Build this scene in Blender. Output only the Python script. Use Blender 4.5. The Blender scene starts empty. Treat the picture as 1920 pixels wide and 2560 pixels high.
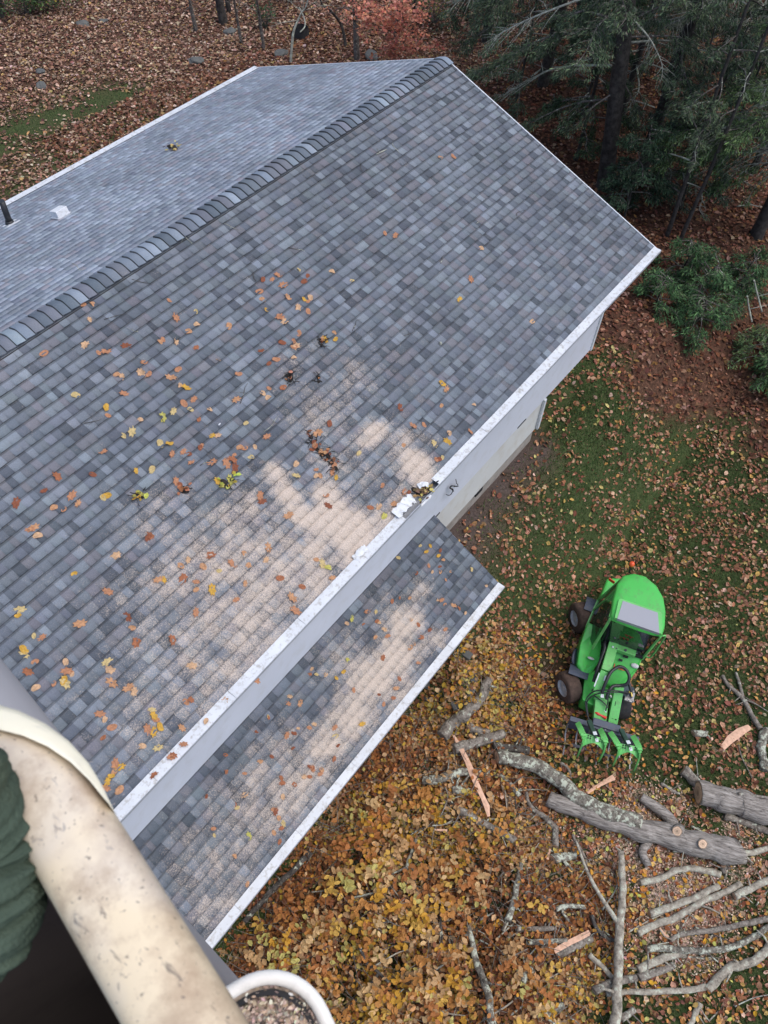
import bpy, bmesh, math, random
import numpy as np
from mathutils import Vector, Matrix

random.seed(7)
RNG = np.random.default_rng(11)
SC = bpy.context.scene
COL = SC.collection

# ------------------------------------------------------------------ camera
CAM = np.array([-12.7198, -8.2133, 12.4935])
ROT = np.array([[0.61354297, 0.63006377, -0.47600911],
                [-0.78896427, 0.51443107, -0.33600009],
                [0.03317239, 0.58170467, 0.81272337]])
FPX = 2073.0                                   # focal length in pixels of the 1920 x 2560 photograph
cd = bpy.data.cameras.new('camera')
cam = bpy.data.objects.new('camera', cd)
COL.objects.link(cam)
cd.sensor_width = 36.0
cd.lens = 36.0 * FPX / 2560.0
cd.clip_start = 0.05
cd.clip_end = 900.0
cd.dof.use_dof = True
cd.dof.focus_distance = 12.5
cd.dof.aperture_fstop = 15.0
M4 = Matrix.Identity(4)
for i in range(3):
    for j in range(3):
        M4[i][j] = ROT[i][j]
    M4[i][3] = CAM[i]
cam.matrix_world = M4
SC.camera = cam

# ------------------------------------------------------------------ world, sun, exposure
world = bpy.data.worlds.new('World')
SC.world = world
world.use_nodes = True
wn = world.node_tree
wn.nodes.clear()
sky = wn.nodes.new('ShaderNodeTexSky')
sky.sky_type = 'NISHITA'
sky.sun_disc = False
SUN_EL, SUN_ROT = math.radians(66), math.radians(158)
sky.sun_elevation = SUN_EL
sky.sun_rotation = SUN_ROT
sky.air_density = 1.0
sky.dust_density = 2.5
sky.ozone_density = 1.0
bg = wn.nodes.new('ShaderNodeBackground')
bg.inputs['Strength'].default_value = 0.14
wo = wn.nodes.new('ShaderNodeOutputWorld')
wn.links.new(sky.outputs[0], bg.inputs[0])
wn.links.new(bg.outputs[0], wo.inputs[0])
sl = bpy.data.lights.new('sun', 'SUN')
sl.energy = 1.1
sl.angle = math.radians(55)
sl.color = (1.0, 0.96, 0.9)
sun = bpy.data.objects.new('sun', sl)
COL.objects.link(sun)
sdir = Vector((math.sin(SUN_ROT) * math.cos(SUN_EL), math.cos(SUN_ROT) * math.cos(SUN_EL), math.sin(SUN_EL)))
sun.rotation_euler = sdir.to_track_quat('Z', 'Y').to_euler()
sun.location = (0, -10, 40)
SC.view_settings.view_transform = 'Standard'
SC.view_settings.look = 'None'
SC.view_settings.gamma = 1.0
SC.view_settings.exposure = 0.52

# ------------------------------------------------------------------ geometry of the place
H, W, D = 5.256, 4.70, 1.705                  # ridge height, half span to the eave, drop
SL = math.hypot(W, D)
HE = H - D
YW = -4.285                                    # front wall plane
XL = -19.0                                     # far left end of the house


def S(t):
    t = np.clip(t, 0, 1)
    return t * t * (3 - 2 * t)


def gz(x, y):
    x = np.asarray(x, float)
    y = np.asarray(y, float)
    out = S((-4.45 - y) / 2.2) * (1 - 0.72 * S((x - 0.5) / 6.0))
    left = S((-5.7 - x) / 1.6) * S((-4.0 - y) / 0.4)
    h = -2.2 * np.maximum(out, left)
    h = h - 0.5 * S((x - 1.5) / 6.0)
    h = h - 0.4 * S((y - 5.0) / 3.0)
    h = h + 0.03 * np.sin(x * 1.3 + 0.7 * y) * np.sin(y * 1.1 - 0.4 * x)
    far = S((x - 4) / 10.0)
    h = h + far * 0.12 * (np.sin(x * 0.6 + 1) * np.cos(y * 0.5))
    return h


def ray(u, v):
    return ROT @ np.array([(u - 960) / FPX, (1280 - v) / FPX, -1.0])


def pz(u, v, z):
    d = ray(u, v)
    t = (z - CAM[2]) / d[2]
    return CAM + t * d


def at(u, v, h=0.0):
    """point h above the ground seen in direction (u, v)"""
    z = -1.0
    for _ in range(25):
        p = pz(u, v, z)
        z = 0.5 * z + 0.5 * (float(gz(p[0], p[1])) + h)
    return Vector(pz(u, v, z))


def onroof(u, v):
    """(x, s) on the front roof slope"""
    n = np.array([0, -D, W]) / SL
    d = ray(u, v)
    t = ((np.array([0, 0, H]) - CAM) @ n) / (d @ n)
    p = CAM + t * d
    return float(p[0]), float(-p[1] / W * SL)


# ------------------------------------------------------------------ tagging and linking
def tag(o, label=None, cat=None, group=None, kind=None):
    if label: o['label'] = label
    if cat: o['category'] = cat
    if group: o['group'] = group
    if kind: o['kind'] = kind
    return o


def empty(name, loc=(0, 0, 0), rz=0.0):
    o = bpy.data.objects.new(name, None)
    COL.objects.link(o)
    o.location = loc
    o.rotation_euler = (0, 0, rz)
    o.empty_display_size = 0.2
    return o


def link(name, me, mats=None, parent=None, smooth=False):
    if mats is not None:
        if not isinstance(mats, (list, tuple)): mats = [mats]
        for m in mats: me.materials.append(m)
    o = bpy.data.objects.new(name, me)
    COL.objects.link(o)
    if parent is not None: o.parent = parent
    if smooth and len(me.polygons):
        me.polygons.foreach_set('use_smooth', np.ones(len(me.polygons), bool))
    return o


def npmesh(name, V, F, mats=None, parent=None, fcol=None, smooth=False, pattr=None, fmat=None):
    """V (n,3), F list of (m,k) index arrays; fcol (faces,3) colour per face"""
    me = bpy.data.meshes.new(name)
    V = np.ascontiguousarray(V, dtype=np.float32)
    if not isinstance(F, list): F = [F]
    F = [np.asarray(f, dtype=np.int32) for f in F if len(f)]
    me.vertices.add(len(V))
    me.vertices.foreach_set('co', V.ravel())
    idx = np.concatenate([f.ravel() for f in F])
    sizes = np.concatenate([np.full(len(f), f.shape[1], np.int32) for f in F])
    starts = np.concatenate([[0], np.cumsum(sizes)[:-1]]).astype(np.int32)
    me.loops.add(len(idx))
    me.loops.foreach_set('vertex_index', idx)
    me.polygons.add(len(sizes))
    me.polygons.foreach_set('loop_start', starts)
    if fcol is not None:
        a = me.attributes.new('Col', 'FLOAT_COLOR', 'FACE')
        c = np.ones((len(sizes), 4), np.float32)
        c[:, :3] = fcol
        a.data.foreach_set('color', c.ravel())
    if pattr is not None:
        for k, vals in pattr.items():
            a = me.attributes.new(k, 'FLOAT', 'POINT')
            a.data.foreach_set('value', np.asarray(vals, np.float32))
    if fmat is not None:
        me.polygons.foreach_set('material_index', np.asarray(fmat, np.int32))
    me.update(calc_edges=True)
    me.validate()
    return link(name, me, mats, parent, smooth)


# ------------------------------------------------------------------ materials
def newmat(name):
    m = bpy.data.materials.new(name)
    m.use_nodes = True
    nt = m.node_tree
    b = nt.nodes['Principled BSDF']
    return m, nt, b


def N(nt, typ, **kw):
    n = nt.nodes.new(typ)
    for k, v in kw.items():
        if k in n.inputs: n.inputs[k].default_value = v
        else: setattr(n, k, v)
    return n


def ramp(nt, stops):
    r = nt.nodes.new('ShaderNodeValToRGB')
    el = r.color_ramp.elements
    while len(el) < len(stops): el.new(0.5)
    for e, (p, c) in zip(el, stops):
        e.position = p
        e.color = (*c, 1) if len(c) == 3 else c
    return r


def coords(nt, out='Object'):
    return nt.nodes.new('ShaderNodeTexCoord').outputs[out]


def paint(name, c, rough=0.5, var=0.12, scale=6.0, dirt=None, dirt_amt=0.35, dirt_scale=9.0, metallic=0.0,
          bump=0.0, bump_scale=60.0, spec=0.5):
    """base colour with low contrast mottling, optional dirt patches and fine bump"""
    m, nt, b = newmat(name)
    co = coords(nt)
    n1 = N(nt, 'ShaderNodeTexNoise', Scale=scale, Detail=5.0)
    nt.links.new(co, n1.inputs['Vector'])
    r1 = ramp(nt, [(0.3, tuple(max(0, x * (1 - var)) for x in c)), (0.7, tuple(min(1, x * (1 + var)) for x in c))])
    nt.links.new(n1.outputs[0], r1.inputs[0])
    last = r1.outputs[0]
    if dirt:
        n2 = N(nt, 'ShaderNodeTexNoise', Scale=dirt_scale, Detail=7.0, Roughness=0.65)
        nt.links.new(co, n2.inputs['Vector'])
        r2 = ramp(nt, [(0.5, (0, 0, 0)), (0.72, (dirt_amt,) * 3)])
        nt.links.new(n2.outputs[0], r2.inputs[0])
        mx = N(nt, 'ShaderNodeMixRGB')
        mx.inputs['Color2'].default_value = (*dirt, 1)
        nt.links.new(r2.outputs[0], mx.inputs['Fac'])
        nt.links.new(last, mx.inputs['Color1'])
        last = mx.outputs[0]
    nt.links.new(last, b.inputs['Base Color'])
    b.inputs['Roughness'].default_value = rough
    b.inputs['Metallic'].default_value = metallic
    b.inputs['Specular IOR Level'].default_value = spec
    if bump:
        n3 = N(nt, 'ShaderNodeTexNoise', Scale=bump_scale, Detail=4.0)
        nt.links.new(co, n3.inputs['Vector'])
        bp = N(nt, 'ShaderNodeBump', Strength=bump, Distance=0.01)
        nt.links.new(n3.outputs[0], bp.inputs['Height'])
        nt.links.new(bp.outputs[0], b.inputs['Normal'])
    return m


def attr_mat(name, rough=0.7, var=0.25, scale=40.0, translucent=0.0, spec=0.3):
    """colour from the face attribute, mottled"""
    m, nt, b = newmat(name)
    a = N(nt, 'ShaderNodeAttribute', attribute_name='Col')
    n1 = N(nt, 'ShaderNodeTexNoise', Scale=scale, Detail=3.0)
    nt.links.new(coords(nt), n1.inputs['Vector'])
    r = ramp(nt, [(0.3, (1 - var,) * 3), (0.7, (1 + var,) * 3)])
    nt.links.new(n1.outputs[0], r.inputs[0])
    mx = N(nt, 'ShaderNodeMixRGB', blend_type='MULTIPLY')
    mx.inputs['Fac'].default_value = 1
    nt.links.new(a.outputs['Color'], mx.inputs['Color1'])
    nt.links.new(r.outputs[0], mx.inputs['Color2'])
    nt.links.new(mx.outputs[0], b.inputs['Base Color'])
    b.inputs['Roughness'].default_value = rough
    b.inputs['Specular IOR Level'].default_value = spec
    if translucent:
        t = nt.nodes.new('ShaderNodeBsdfTranslucent')
        nt.links.new(mx.outputs[0], t.inputs['Color'])
        ms = nt.nodes.new('ShaderNodeMixShader')
        ms.inputs[0].default_value = translucent
        o = nt.nodes['Material Output']
        nt.links.new(b.outputs[0], ms.inputs[1])
        nt.links.new(t.outputs[0], ms.inputs[2])
        nt.links.new(ms.outputs[0], o.inputs[0])
    return m


def shingle_mat():
    m, nt, b = newmat('asphalt_shingle')
    co = coords(nt)
    a = N(nt, 'ShaderNodeAttribute', attribute_name='Col')
    g = N(nt, 'ShaderNodeTexNoise', Scale=240.0, Detail=3.0, Roughness=0.7)
    nt.links.new(co, g.inputs['Vector'])
    gr = ramp(nt, [(0.3, (0.5,) * 3), (0.72, (1.55,) * 3)])
    nt.links.new(g.outputs[0], gr.inputs[0])
    mx = N(nt, 'ShaderNodeMixRGB', blend_type='MULTIPLY')
    mx.inputs['Fac'].default_value = 1
    nt.links.new(a.outputs['Color'], mx.inputs['Color1'])
    nt.links.new(gr.outputs[0], mx.inputs['Color2'])
    # large weathering variation
    wv = N(nt, 'ShaderNodeTexNoise', Scale=0.8, Detail=4.0)
    nt.links.new(co, wv.inputs['Vector'])
    wr = ramp(nt, [(0.3, (0.86,) * 3), (0.7, (1.12,) * 3)])
    nt.links.new(wv.outputs[0], wr.inputs[0])
    mw = N(nt, 'ShaderNodeMixRGB', blend_type='MULTIPLY')
    mw.inputs['Fac'].default_value = 1
    nt.links.new(mx.outputs[0], mw.inputs['Color1'])
    nt.links.new(wr.outputs[0], mw.inputs['Color2'])
    # sawdust lying on the shingles: density is stored on the mesh
    sd = N(nt, 'ShaderNodeAttribute', attribute_name='dust')
    n1 = N(nt, 'ShaderNodeTexNoise', Scale=62.0, Detail=6.0, Roughness=0.9)
    nt.links.new(co, n1.inputs['Vector'])
    n2 = N(nt, 'ShaderNodeTexNoise', Scale=4.0, Detail=5.0, Roughness=.7)
    nt.links.new(co, n2.inputs['Vector'])
    ad = N(nt, 'ShaderNodeMath', operation='MULTIPLY_ADD')
    nt.links.new(n2.outputs[0], ad.inputs[0])
    ad.inputs[1].default_value = 0.34
    nt.links.new(n1.outputs[0], ad.inputs[2])          # n1 + .45 n2  (mean about .725)
    s2 = N(nt, 'ShaderNodeMath', operation='MULTIPLY_ADD')
    nt.links.new(sd.outputs['Fac'], s2.inputs[0])
    s2.inputs[1].default_value = 0.375
    nt.links.new(ad.outputs[0], s2.inputs[2])
    rr = ramp(nt, [(0.74, (0, 0, 0)), (.91, (.92, .92, .92))])
    sc = N(nt, 'ShaderNodeMath', operation='MULTIPLY')
    nt.links.new(s2.outputs[0], sc.inputs[0])
    sc.inputs[1].default_value = 0.97
    nt.links.new(sc.outputs[0], rr.inputs[0])
    dc = N(nt, 'ShaderNodeTexNoise', Scale=130.0, Detail=2.0)
    nt.links.new(co, dc.inputs['Vector'])
    dcr = ramp(nt, [(0.3, (0.34, 0.285, 0.24)), (0.5, (0.56, 0.46, 0.38)), (0.72, (0.84, 0.70, 0.59))])
    nt.links.new(dc.outputs[0], dcr.inputs[0])
    m2 = N(nt, 'ShaderNodeMixRGB')
    nt.links.new(rr.outputs[0], m2.inputs['Fac'])
    nt.links.new(mw.outputs[0], m2.inputs['Color1'])
    nt.links.new(dcr.outputs[0], m2.inputs['Color2'])
    nt.links.new(m2.outputs[0], b.inputs['Base Color'])
    b.inputs['Roughness'].default_value = 0.78
    b.inputs['Specular IOR Level'].default_value = 0.42
    bp = N(nt, 'ShaderNodeBump', Strength=0.35, Distance=0.004)
    nt.links.new(g.outputs[0], bp.inputs['Height'])
    nt.links.new(bp.outputs[0], b.inputs['Normal'])
    return m


def bark_mat(name, c1, c2, lichen=0.0, dark=0.3, scale=14.0, grain=None):
    m, nt, b = newmat(name)
    co = coords(nt)
    mp0 = nt.nodes.new('ShaderNodeMapping')
    nt.links.new(co, mp0.inputs[0])
    mp = nt.nodes.new('ShaderNodeMapping')
    nt.links.new(mp0.outputs[0], mp.inputs[0])
    if grain is not None:
        mp0.inputs['Rotation'].default_value = (0, 0, -grain)
        mp.inputs['Scale'].default_value = (.14, 1.3, 1.3)
    n = N(nt, 'ShaderNodeTexNoise', Scale=scale, Detail=8.0, Roughness=0.7)
    nt.links.new(mp.outputs[0], n.inputs['Vector'])
    r = ramp(nt, [(0.32, tuple(x * dark for x in c1)), (0.45, c1), (0.68, c2)])
    nt.links.new(n.outputs[0], r.inputs[0])
    last = r.outputs[0]
    if lichen:
        l = N(nt, 'ShaderNodeTexNoise', Scale=11.0, Detail=6.0, Roughness=0.7)
        nt.links.new(co, l.inputs['Vector'])
        lr = ramp(nt, [(0.60 - 0.16 * lichen, (0, 0, 0)), (0.66 - 0.16 * lichen, (1, 1, 1))])
        nt.links.new(l.outputs[0], lr.inputs[0])
        mx = N(nt, 'ShaderNodeMixRGB')
        mx.inputs['Color2'].default_value = (0.50, 0.53, 0.42, 1)
        nt.links.new(lr.outputs[0], mx.inputs['Fac'])
        nt.links.new(last, mx.inputs['Color1'])
        last = mx.outputs[0]
    nt.links.new(last, b.inputs['Base Color'])
    b.inputs['Roughness'].default_value = 0.9
    bp = N(nt, 'ShaderNodeBump', Strength=0.8, Distance=0.02)
    nt.links.new(n.outputs[0], bp.inputs['Height'])
    nt.links.new(bp.outputs[0], b.inputs['Normal'])
    return m


MT = {}
_d = at(1846, 2126) - at(1370, 1996)
GRAIN = math.atan2(_d.y, _d.x)
MT['shingle'] = shingle_mat()
MT['white'] = paint('white_painted_metal', (0.74, 0.76, 0.79), 0.45, 0.05, 3.0, (0.30, 0.29, 0.25), 0.55, 22.0)
MT['gutter_body'] = paint('shade_toned_gutter_metal', (0.40, 0.42, 0.46), 0.5, 0.1, 3.0, (0.2, 0.19, 0.17), 0.5, 18.0)  # greyer than the guard: gutter's shadow line painted into the base colour
MT['gutter_top'] = paint('gutter_guard_metal', (0.66, 0.68, 0.70), 0.45, 0.10, 2.5, (0.34, 0.31, 0.26), 0.85, 17.0)
MT['siding'] = paint('white_vinyl_siding', (0.63, 0.65, 0.72), 0.5, 0.04, 1.2, (0.50, 0.50, 0.50), 0.4, 4.0)
MT['siding_low'] = paint('cream_lower_siding', (0.62, 0.62, 0.60), 0.55, 0.06, 1.2, (0.46, 0.40, 0.30), 0.5, 2.5)
MT['concrete'] = paint('concrete_foundation', (0.36, 0.32, 0.28), 0.9, 0.18, 4.0, (0.12, 0.10, 0.09), 0.7, 6.0, bump=0.4)
MT['dark'] = paint('dark_gap', (0.02, 0.02, 0.022), 0.8)
MT['black_plastic'] = paint('black_plastic', (0.022, 0.023, 0.026), 0.45, 0.2)
MT['leaf'] = attr_mat('leaf_surface', 0.72, 0.22, 60.0, 0.18)
MT['leaf_matte'] = attr_mat('leaf_litter', 0.85, 0.25, 30.0, 0.1)
MT['needle'] = attr_mat('needle_foliage', 0.8, 0.25, 6.0, 0.12, 0.2)
MT['blade'] = attr_mat('grass_blade', 0.8, 0.2, 3.0, 0.2, 0.2)
MT['bark'] = bark_mat('grey_bark', (0.16, 0.135, 0.11), (0.36, 0.32, 0.27), 0.15)
MT['bark_rough'] = bark_mat('ridged_oak_bark', (0.21, 0.185, 0.16), (0.47, 0.43, 0.385), 0.0, 0.22, 26.0, grain=GRAIN)
MT['bark_pale'] = bark_mat('pale_bark', (0.30, 0.265, 0.21), (0.54, 0.50, 0.40), 0.3, 0.35, 11.0)
MT['bark_lichen'] = bark_mat('lichen_bark', (0.13, 0.115, 0.09), (0.32, 0.29, 0.24), 0.55)
MT['bark_dark'] = bark_mat('dark_wet_bark', (0.055, 0.048, 0.042), (0.13, 0.115, 0.10), 0.2)
MT['trunk'] = bark_mat('conifer_trunk_bark', (0.035, 0.03, 0.027), (0.085, 0.075, 0.068), 0.0, 0.4, 7.0)
MT['rot'] = bark_mat('rotten_black_bark', (0.018, 0.015, 0.013), (0.05, 0.04, 0.034), 0.0, .4, 30.0)
MT['trunk_grey'] = bark_mat('grey_trunk_bark', (0.10, 0.085, 0.075), (0.22, 0.19, 0.17), 0.15, 0.4, 7.0)
MT['dead'] = bark_mat('dead_limb_wood', (0.26, 0.26, 0.22), (0.46, 0.47, 0.40), 0.4, 0.45)
MT['wood'] = paint('fresh_split_wood', (0.70, 0.43, 0.29), 0.75, 0.16, 14.0, (0.45, 0.24, 0.15), 0.4, 20.0)
MT['cut'] = attr_mat('cut_end_grain', 0.8, 0.12, 50.0)
MT['rock'] = paint('grey_rock', (0.12, 0.122, 0.115), 0.9, 0.25, 4.0, (0.10, 0.10, 0.08), 0.6, 6.0, bump=0.6, bump_scale=12)


def leafcols(pal, w, n, jit=0.22, hue=0.07):
    pal = np.array(pal)
    w = np.array(w, float) / sum(w)
    c = pal[RNG.choice(len(pal), n, p=w)]
    c = c * (1 + jit * RNG.standard_normal((n, 1))) * (1 + hue * RNG.standard_normal((n, 3)))
    return np.clip(c, 0.004, 0.95)


PAL_BROWN = [(0.25, 0.095, 0.05), (0.36, 0.17, 0.10), (0.50, 0.29, 0.20), (0.14, 0.055, 0.035), (0.42, 0.22, 0.08)]
PAL_LAWN = [(0.36, 0.165, 0.09), (0.47, 0.27, 0.17), (0.25, 0.10, 0.06), (0.56, 0.38, 0.27), (0.48, 0.28, 0.09), (0.50, 0.42, 0.16)]
PAL_BRUSH = [(0.42, 0.17, 0.045), (0.52, 0.27, 0.085), (0.30, 0.10, 0.035), (0.56, 0.38, 0.13), (0.58, 0.30, 0.03), (0.46, 0.44, 0.12), (0.16, 0.06, 0.03)]


def leaves(name, P, size, pal, w, up=0.75, mat='leaf', parent=None, asp=0.62, jit=0.22, cols=None):
    """many folded leaf blades in one mesh. P (n,3), size (n,) blade length"""
    n = len(P)
    nrm = RNG.standard_normal((n, 3))
    nrm /= np.linalg.norm(nrm, axis=1)[:, None]
    nrm[:, 2] = np.abs(nrm[:, 2])
    nrm = nrm * (1 - up) + np.array([0, 0, 1.0]) * up
    nrm /= np.linalg.norm(nrm, axis=1)[:, None]
    t = RNG.standard_normal((n, 3))
    t -= (t * nrm).sum(1)[:, None] * nrm
    t /= np.linalg.norm(t, axis=1)[:, None]
    b = np.cross(nrm, t)
    L = np.asarray(size)[:, None]
    wd = L * asp * (0.8 + 0.4 * RNG.random((n, 1))) * 0.5
    cu = L * (0.05 + 0.18 * RNG.random((n, 1)))       # lift of the margins
    cu2 = L * (RNG.random((n, 1)) - 0.3) * 0.2
    base = P - t * L * 0.5
    tip = P + t * L * 0.5 + nrm * cu2
    l1 = P - t * L * 0.16 + b * wd + nrm * cu
    l2 = P + t * L * 0.24 + b * wd * 0.85 + nrm * cu
    r1 = P - t * L * 0.16 - b * wd + nrm * cu
    r2 = P + t * L * 0.24 - b * wd * 0.85 + nrm * cu
    V = np.stack([base, r1, r2, tip, l2, l1], 1).reshape(-1, 3)
    i = np.arange(n)[:, None] * 6
    F = np.concatenate([np.stack([i[:, 0], i[:, 0] + 1, i[:, 0] + 2, i[:, 0] + 3], 1),
                        np.stack([i[:, 0], i[:, 0] + 3, i[:, 0] + 4, i[:, 0] + 5], 1)])
    c = leafcols(pal, w, n, jit) if cols is None else cols
    return npmesh(name, V, F, MT[mat], parent, np.concatenate([c, c * 0.93]))


# ------------------------------------------------------------------ bmesh helpers
def box(bm, c, s, rot=None, bevel=0.0, mi=0):
    """box of centre c and full size s, optional rotation matrix (3x3 / Euler tuple)"""
    vs = []
    R = None
    if rot is not None:
        R = rot if isinstance(rot, Matrix) else __import__('mathutils').Euler(rot).to_matrix()
    for dx in (-.5, .5):
        for dy in (-.5, .5):
            for dz in (-.5, .5):
                v = Vector((dx * s[0], dy * s[1], dz * s[2]))
                if R: v = R @ v
                vs.append(bm.verts.new(v + Vector(c)))
    fs = [(0, 1, 3, 2), (4, 6, 7, 5), (0, 4, 5, 1), (2, 3, 7, 6), (0, 2, 6, 4), (1, 5, 7, 3)]
    ff = []
    for f in fs:
        q = bm.faces.new([vs[k] for k in f])
        q.material_index = mi
        ff.append(q)
    if bevel:
        es = list({e for q in ff for e in q.edges})
        bmesh.ops.bevel(bm, geom=es, offset=bevel, segments=2, affect='EDGES', profile=0.6)


def beam(bm, a, b, w, h, up=(0, 0, 1), bevel=0.0, w2=None, h2=None):
    a, b, up = Vector(a), Vector(b), Vector(up)
    d = (b - a).normalized()
    s = d.cross(up).normalized()
    u = s.cross(d).normalized()
    w2 = w if w2 is None else w2
    h2 = h if h2 is None else h2
    vs = []
    for p, ww, hh in ((a, w, h), (b, w2, h2)):
        for sx, sy in ((-1, -1), (1, -1), (1, 1), (-1, 1)):
            vs.append(bm.verts.new(p + s * (sx * ww / 2) + u * (sy * hh / 2)))
    fs = [(3, 2, 1, 0), (4, 5, 6, 7), (0, 1, 5, 4), (1, 2, 6, 5), (2, 3, 7, 6), (3, 0, 4, 7)]
    ff = [bm.faces.new([vs[k] for k in f]) for f in fs]
    if bevel:
        es = list({e for q in ff for e in q.edges})
        bmesh.ops.bevel(bm, geom=es, offset=bevel, segments=2, affect='EDGES', profile=0.6)


def prism(bm, pts, z0, z1, bevel=0.0, tilt=None):
    """polygon pts (x,y) between z0 and z1; z0,z1 may be functions of (x,y)"""
    f0 = z0 if callable(z0) else (lambda x, y: z0)
    f1 = z1 if callable(z1) else (lambda x, y: z1)
    lo = [bm.verts.new((x, y, f0(x, y))) for x, y in pts]
    hi = [bm.verts.new((x, y, f1(x, y))) for x, y in pts]
    n = len(pts)
    ff = [bm.faces.new(list(reversed(lo))), bm.faces.new(hi)]
    for i in range(n):
        j = (i + 1) % n
        ff.append(bm.faces.new((lo[i], lo[j], hi[j], hi[i])))
    if bevel:
        es = list({e for q in ff for e in q.edges})
        bmesh.ops.bevel(bm, geom=es, offset=bevel, segments=3, affect='EDGES', profile=0.6)
    bmesh.ops.recalc_face_normals(bm, faces=bm.faces)


def smooth_path(pts, n=6, rads=None):
    """Catmull-Rom through pts"""
    P = [Vector(p) for p in pts]
    out, ro = [], []
    m = len(P)
    for i in range(m - 1):
        p0 = P[max(i - 1, 0)]; p1 = P[i]; p2 = P[i + 1]; p3 = P[min(i + 2, m - 1)]
        for k in range(n):
            t = k / n
            q = 0.5 * ((2 * p1) + (p2 - p0) * t + (2 * p0 - 5 * p1 + 4 * p2 - p3) * t * t + (3 * p1 - p0 - 3 * p2 + p3) * t ** 3)
            out.append(q)
            if rads: ro.append(rads[i] * (1 - t) + rads[i + 1] * t)
    out.append(P[-1])
    if rads: ro.append(rads[-1])
    return (out, ro) if rads else out


def tube(bm, pts, rads, seg=8, rough=0.0, cap=True, rfun=None, flat=1.0):
    """tube along pts. rough: relative radial noise. returns end rings"""
    P = [Vector(p) for p in pts]
    if not hasattr(rads, '__len__'): rads = [rads] * len(P)
    rings = []
    prev = None
    ph = random.random() * 10
    for i, p in enumerate(P):
        d = (P[min(i + 1, len(P) - 1)] - P[max(i - 1, 0)])
        if d.length < 1e-9: d = Vector((0, 0, 1))
        d.normalize()
        if prev is None:
            a = d.cross(Vector((0, 0, 1)))
            if a.length < 0.1: a = d.cross(Vector((1, 0, 0)))
            a.normalize()
        else:
            a = prev - d * prev.dot(d)
            a.normalize()
        prev = a
        b = d.cross(a)
        ring = []
        for k in range(seg):
            th = 2 * math.pi * k / seg
            r = rads[i]
            if rough:
                r *= 1 + rough * (math.sin(3 * th + i * 0.9 + ph) * 0.5 + math.sin(5 * th - i * 1.7 + ph * 2) * 0.3 + random.uniform(-.5, .5))
            if rfun: r *= rfun(i, k)
            ring.append(bm.verts.new(p + a * (math.cos(th) * r) + b * (math.sin(th) * r * flat)))
        rings.append(ring)
    for i in range(len(rings) - 1):
        for k in range(seg):
            j = (k + 1) % seg
            f = bm.faces.new((rings[i][k], rings[i][j], rings[i + 1][j], rings[i + 1][k]))
            f.smooth = True
    if cap:
        bm.faces.new(list(reversed(rings[0])))
        bm.faces.new(rings[-1])
    return rings


def done(name, bm, mat, parent=None, smooth=False):
    me = bpy.data.meshes.new(name)
    bm.to_mesh(me)
    bm.free()
    return link(name, me, MT[mat] if isinstance(mat, str) else mat, parent, smooth)


def BM():
    return bmesh.new()


# ================================================================== GROUND
def axis(lo, hi, dlo, dhi, step):
    a = list(np.arange(dlo, dhi, step))
    x = dlo; k = step
    left = []
    while x > lo:
        k *= 1.35; x -= k; left.append(x)
    x = a[-1]; k = step
    right = []
    while x < hi:
        k *= 1.35; x += k; right.append(x)
    return np.array(left[::-1] + a + right)


# soft ground zones as world-space blobs, each placed where the photograph shows it
def blob(x, y, u, v, rx, h=0.0):
    c = at(u, v, h)
    return np.exp(-(((x - c.x) ** 2 + (y - c.y) ** 2) / (rx * rx)))


EDGE = [at(1300, 790), at(1500, 900), at(1640, 1000), at(1920, 1100), at(2300, 1250)]


def woods(x, y):
    """1 in the leaf covered woodland, 0 on the lawn (front side of the house)"""
    ax = np.array([p.x for p in EDGE]); ay = np.array([p.y for p in EDGE])
    d = np.full(np.shape(x), -1e9)
    o = np.argsort(ay)
    xe = np.interp(y, ay[o], ax[o])
    w = S((x - xe + 0.5 * np.sin(y * 2.1) + 0.3 * np.sin(x * 3 + y * 4)) / 1.2 + 0.5)
    return np.where(np.asarray(y) < 4.0, w, 1.0)


BACKGRASS = [(60, 320, 1.3), (150, 290, 1.2), (240, 260, 1.2), (310, 235, 1.0), (390, 300, 1.1), (0, 345, 1.4), (280, 330, .9), (170, 400, 1.), (60, 480, 1.), (460, 250, .8), (-60, 370, 1.5)]


def grass_amt(x, y):
    f = 1 - woods(x, y)
    g = f * 0.9
    for u, v, r in BACKGRASS:
        g = np.maximum(g, 0.9 * blob(x, y, u, v, r))
    # bare earth strip along the foundation and around the machine
    for u, v, r in [(1290, 1150, .5), (1240, 1215, .55), (1180, 1290, .6), (1130, 1350, .6), (1090, 1420, .6), (1350, 1120, .35), (1390, 1680, .45), (1370, 1760, .4)]:
        g = g * (1 - 0.97 * blob(x, y, u, v, r, 0.0))
    return g


def dirt_amt(x, y):
    g = np.zeros(np.shape(x))
    for u, v, r in [(1290, 1150, .5), (1240, 1215, .55), (1180, 1290, .6), (1130, 1350, .6), (1090, 1420, .6), (1350, 1120, .35)]:
        g = np.maximum(g, blob(x, y, u, v, r))
    return g


def chip_amt(x, y):
    g = np.zeros(np.shape(x))
    for u, v, r, a in [(1600, 2030, .5, .8), (1680, 2190, .7, 1.), (1560, 2130, .6, .7), (1760, 2230, .6, .8), (1720, 2330, .6, .8), (1480, 2040, .45, .5), (1840, 2060, .4, .5),
                       (1650, 2320, .6, .6), (1400, 2060, .4, .4), (1860, 2150, .4, .5), (1700, 2010, .3, .5)]:
        g = np.maximum(g, a * blob(x, y, u, v, r))
    return g


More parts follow.
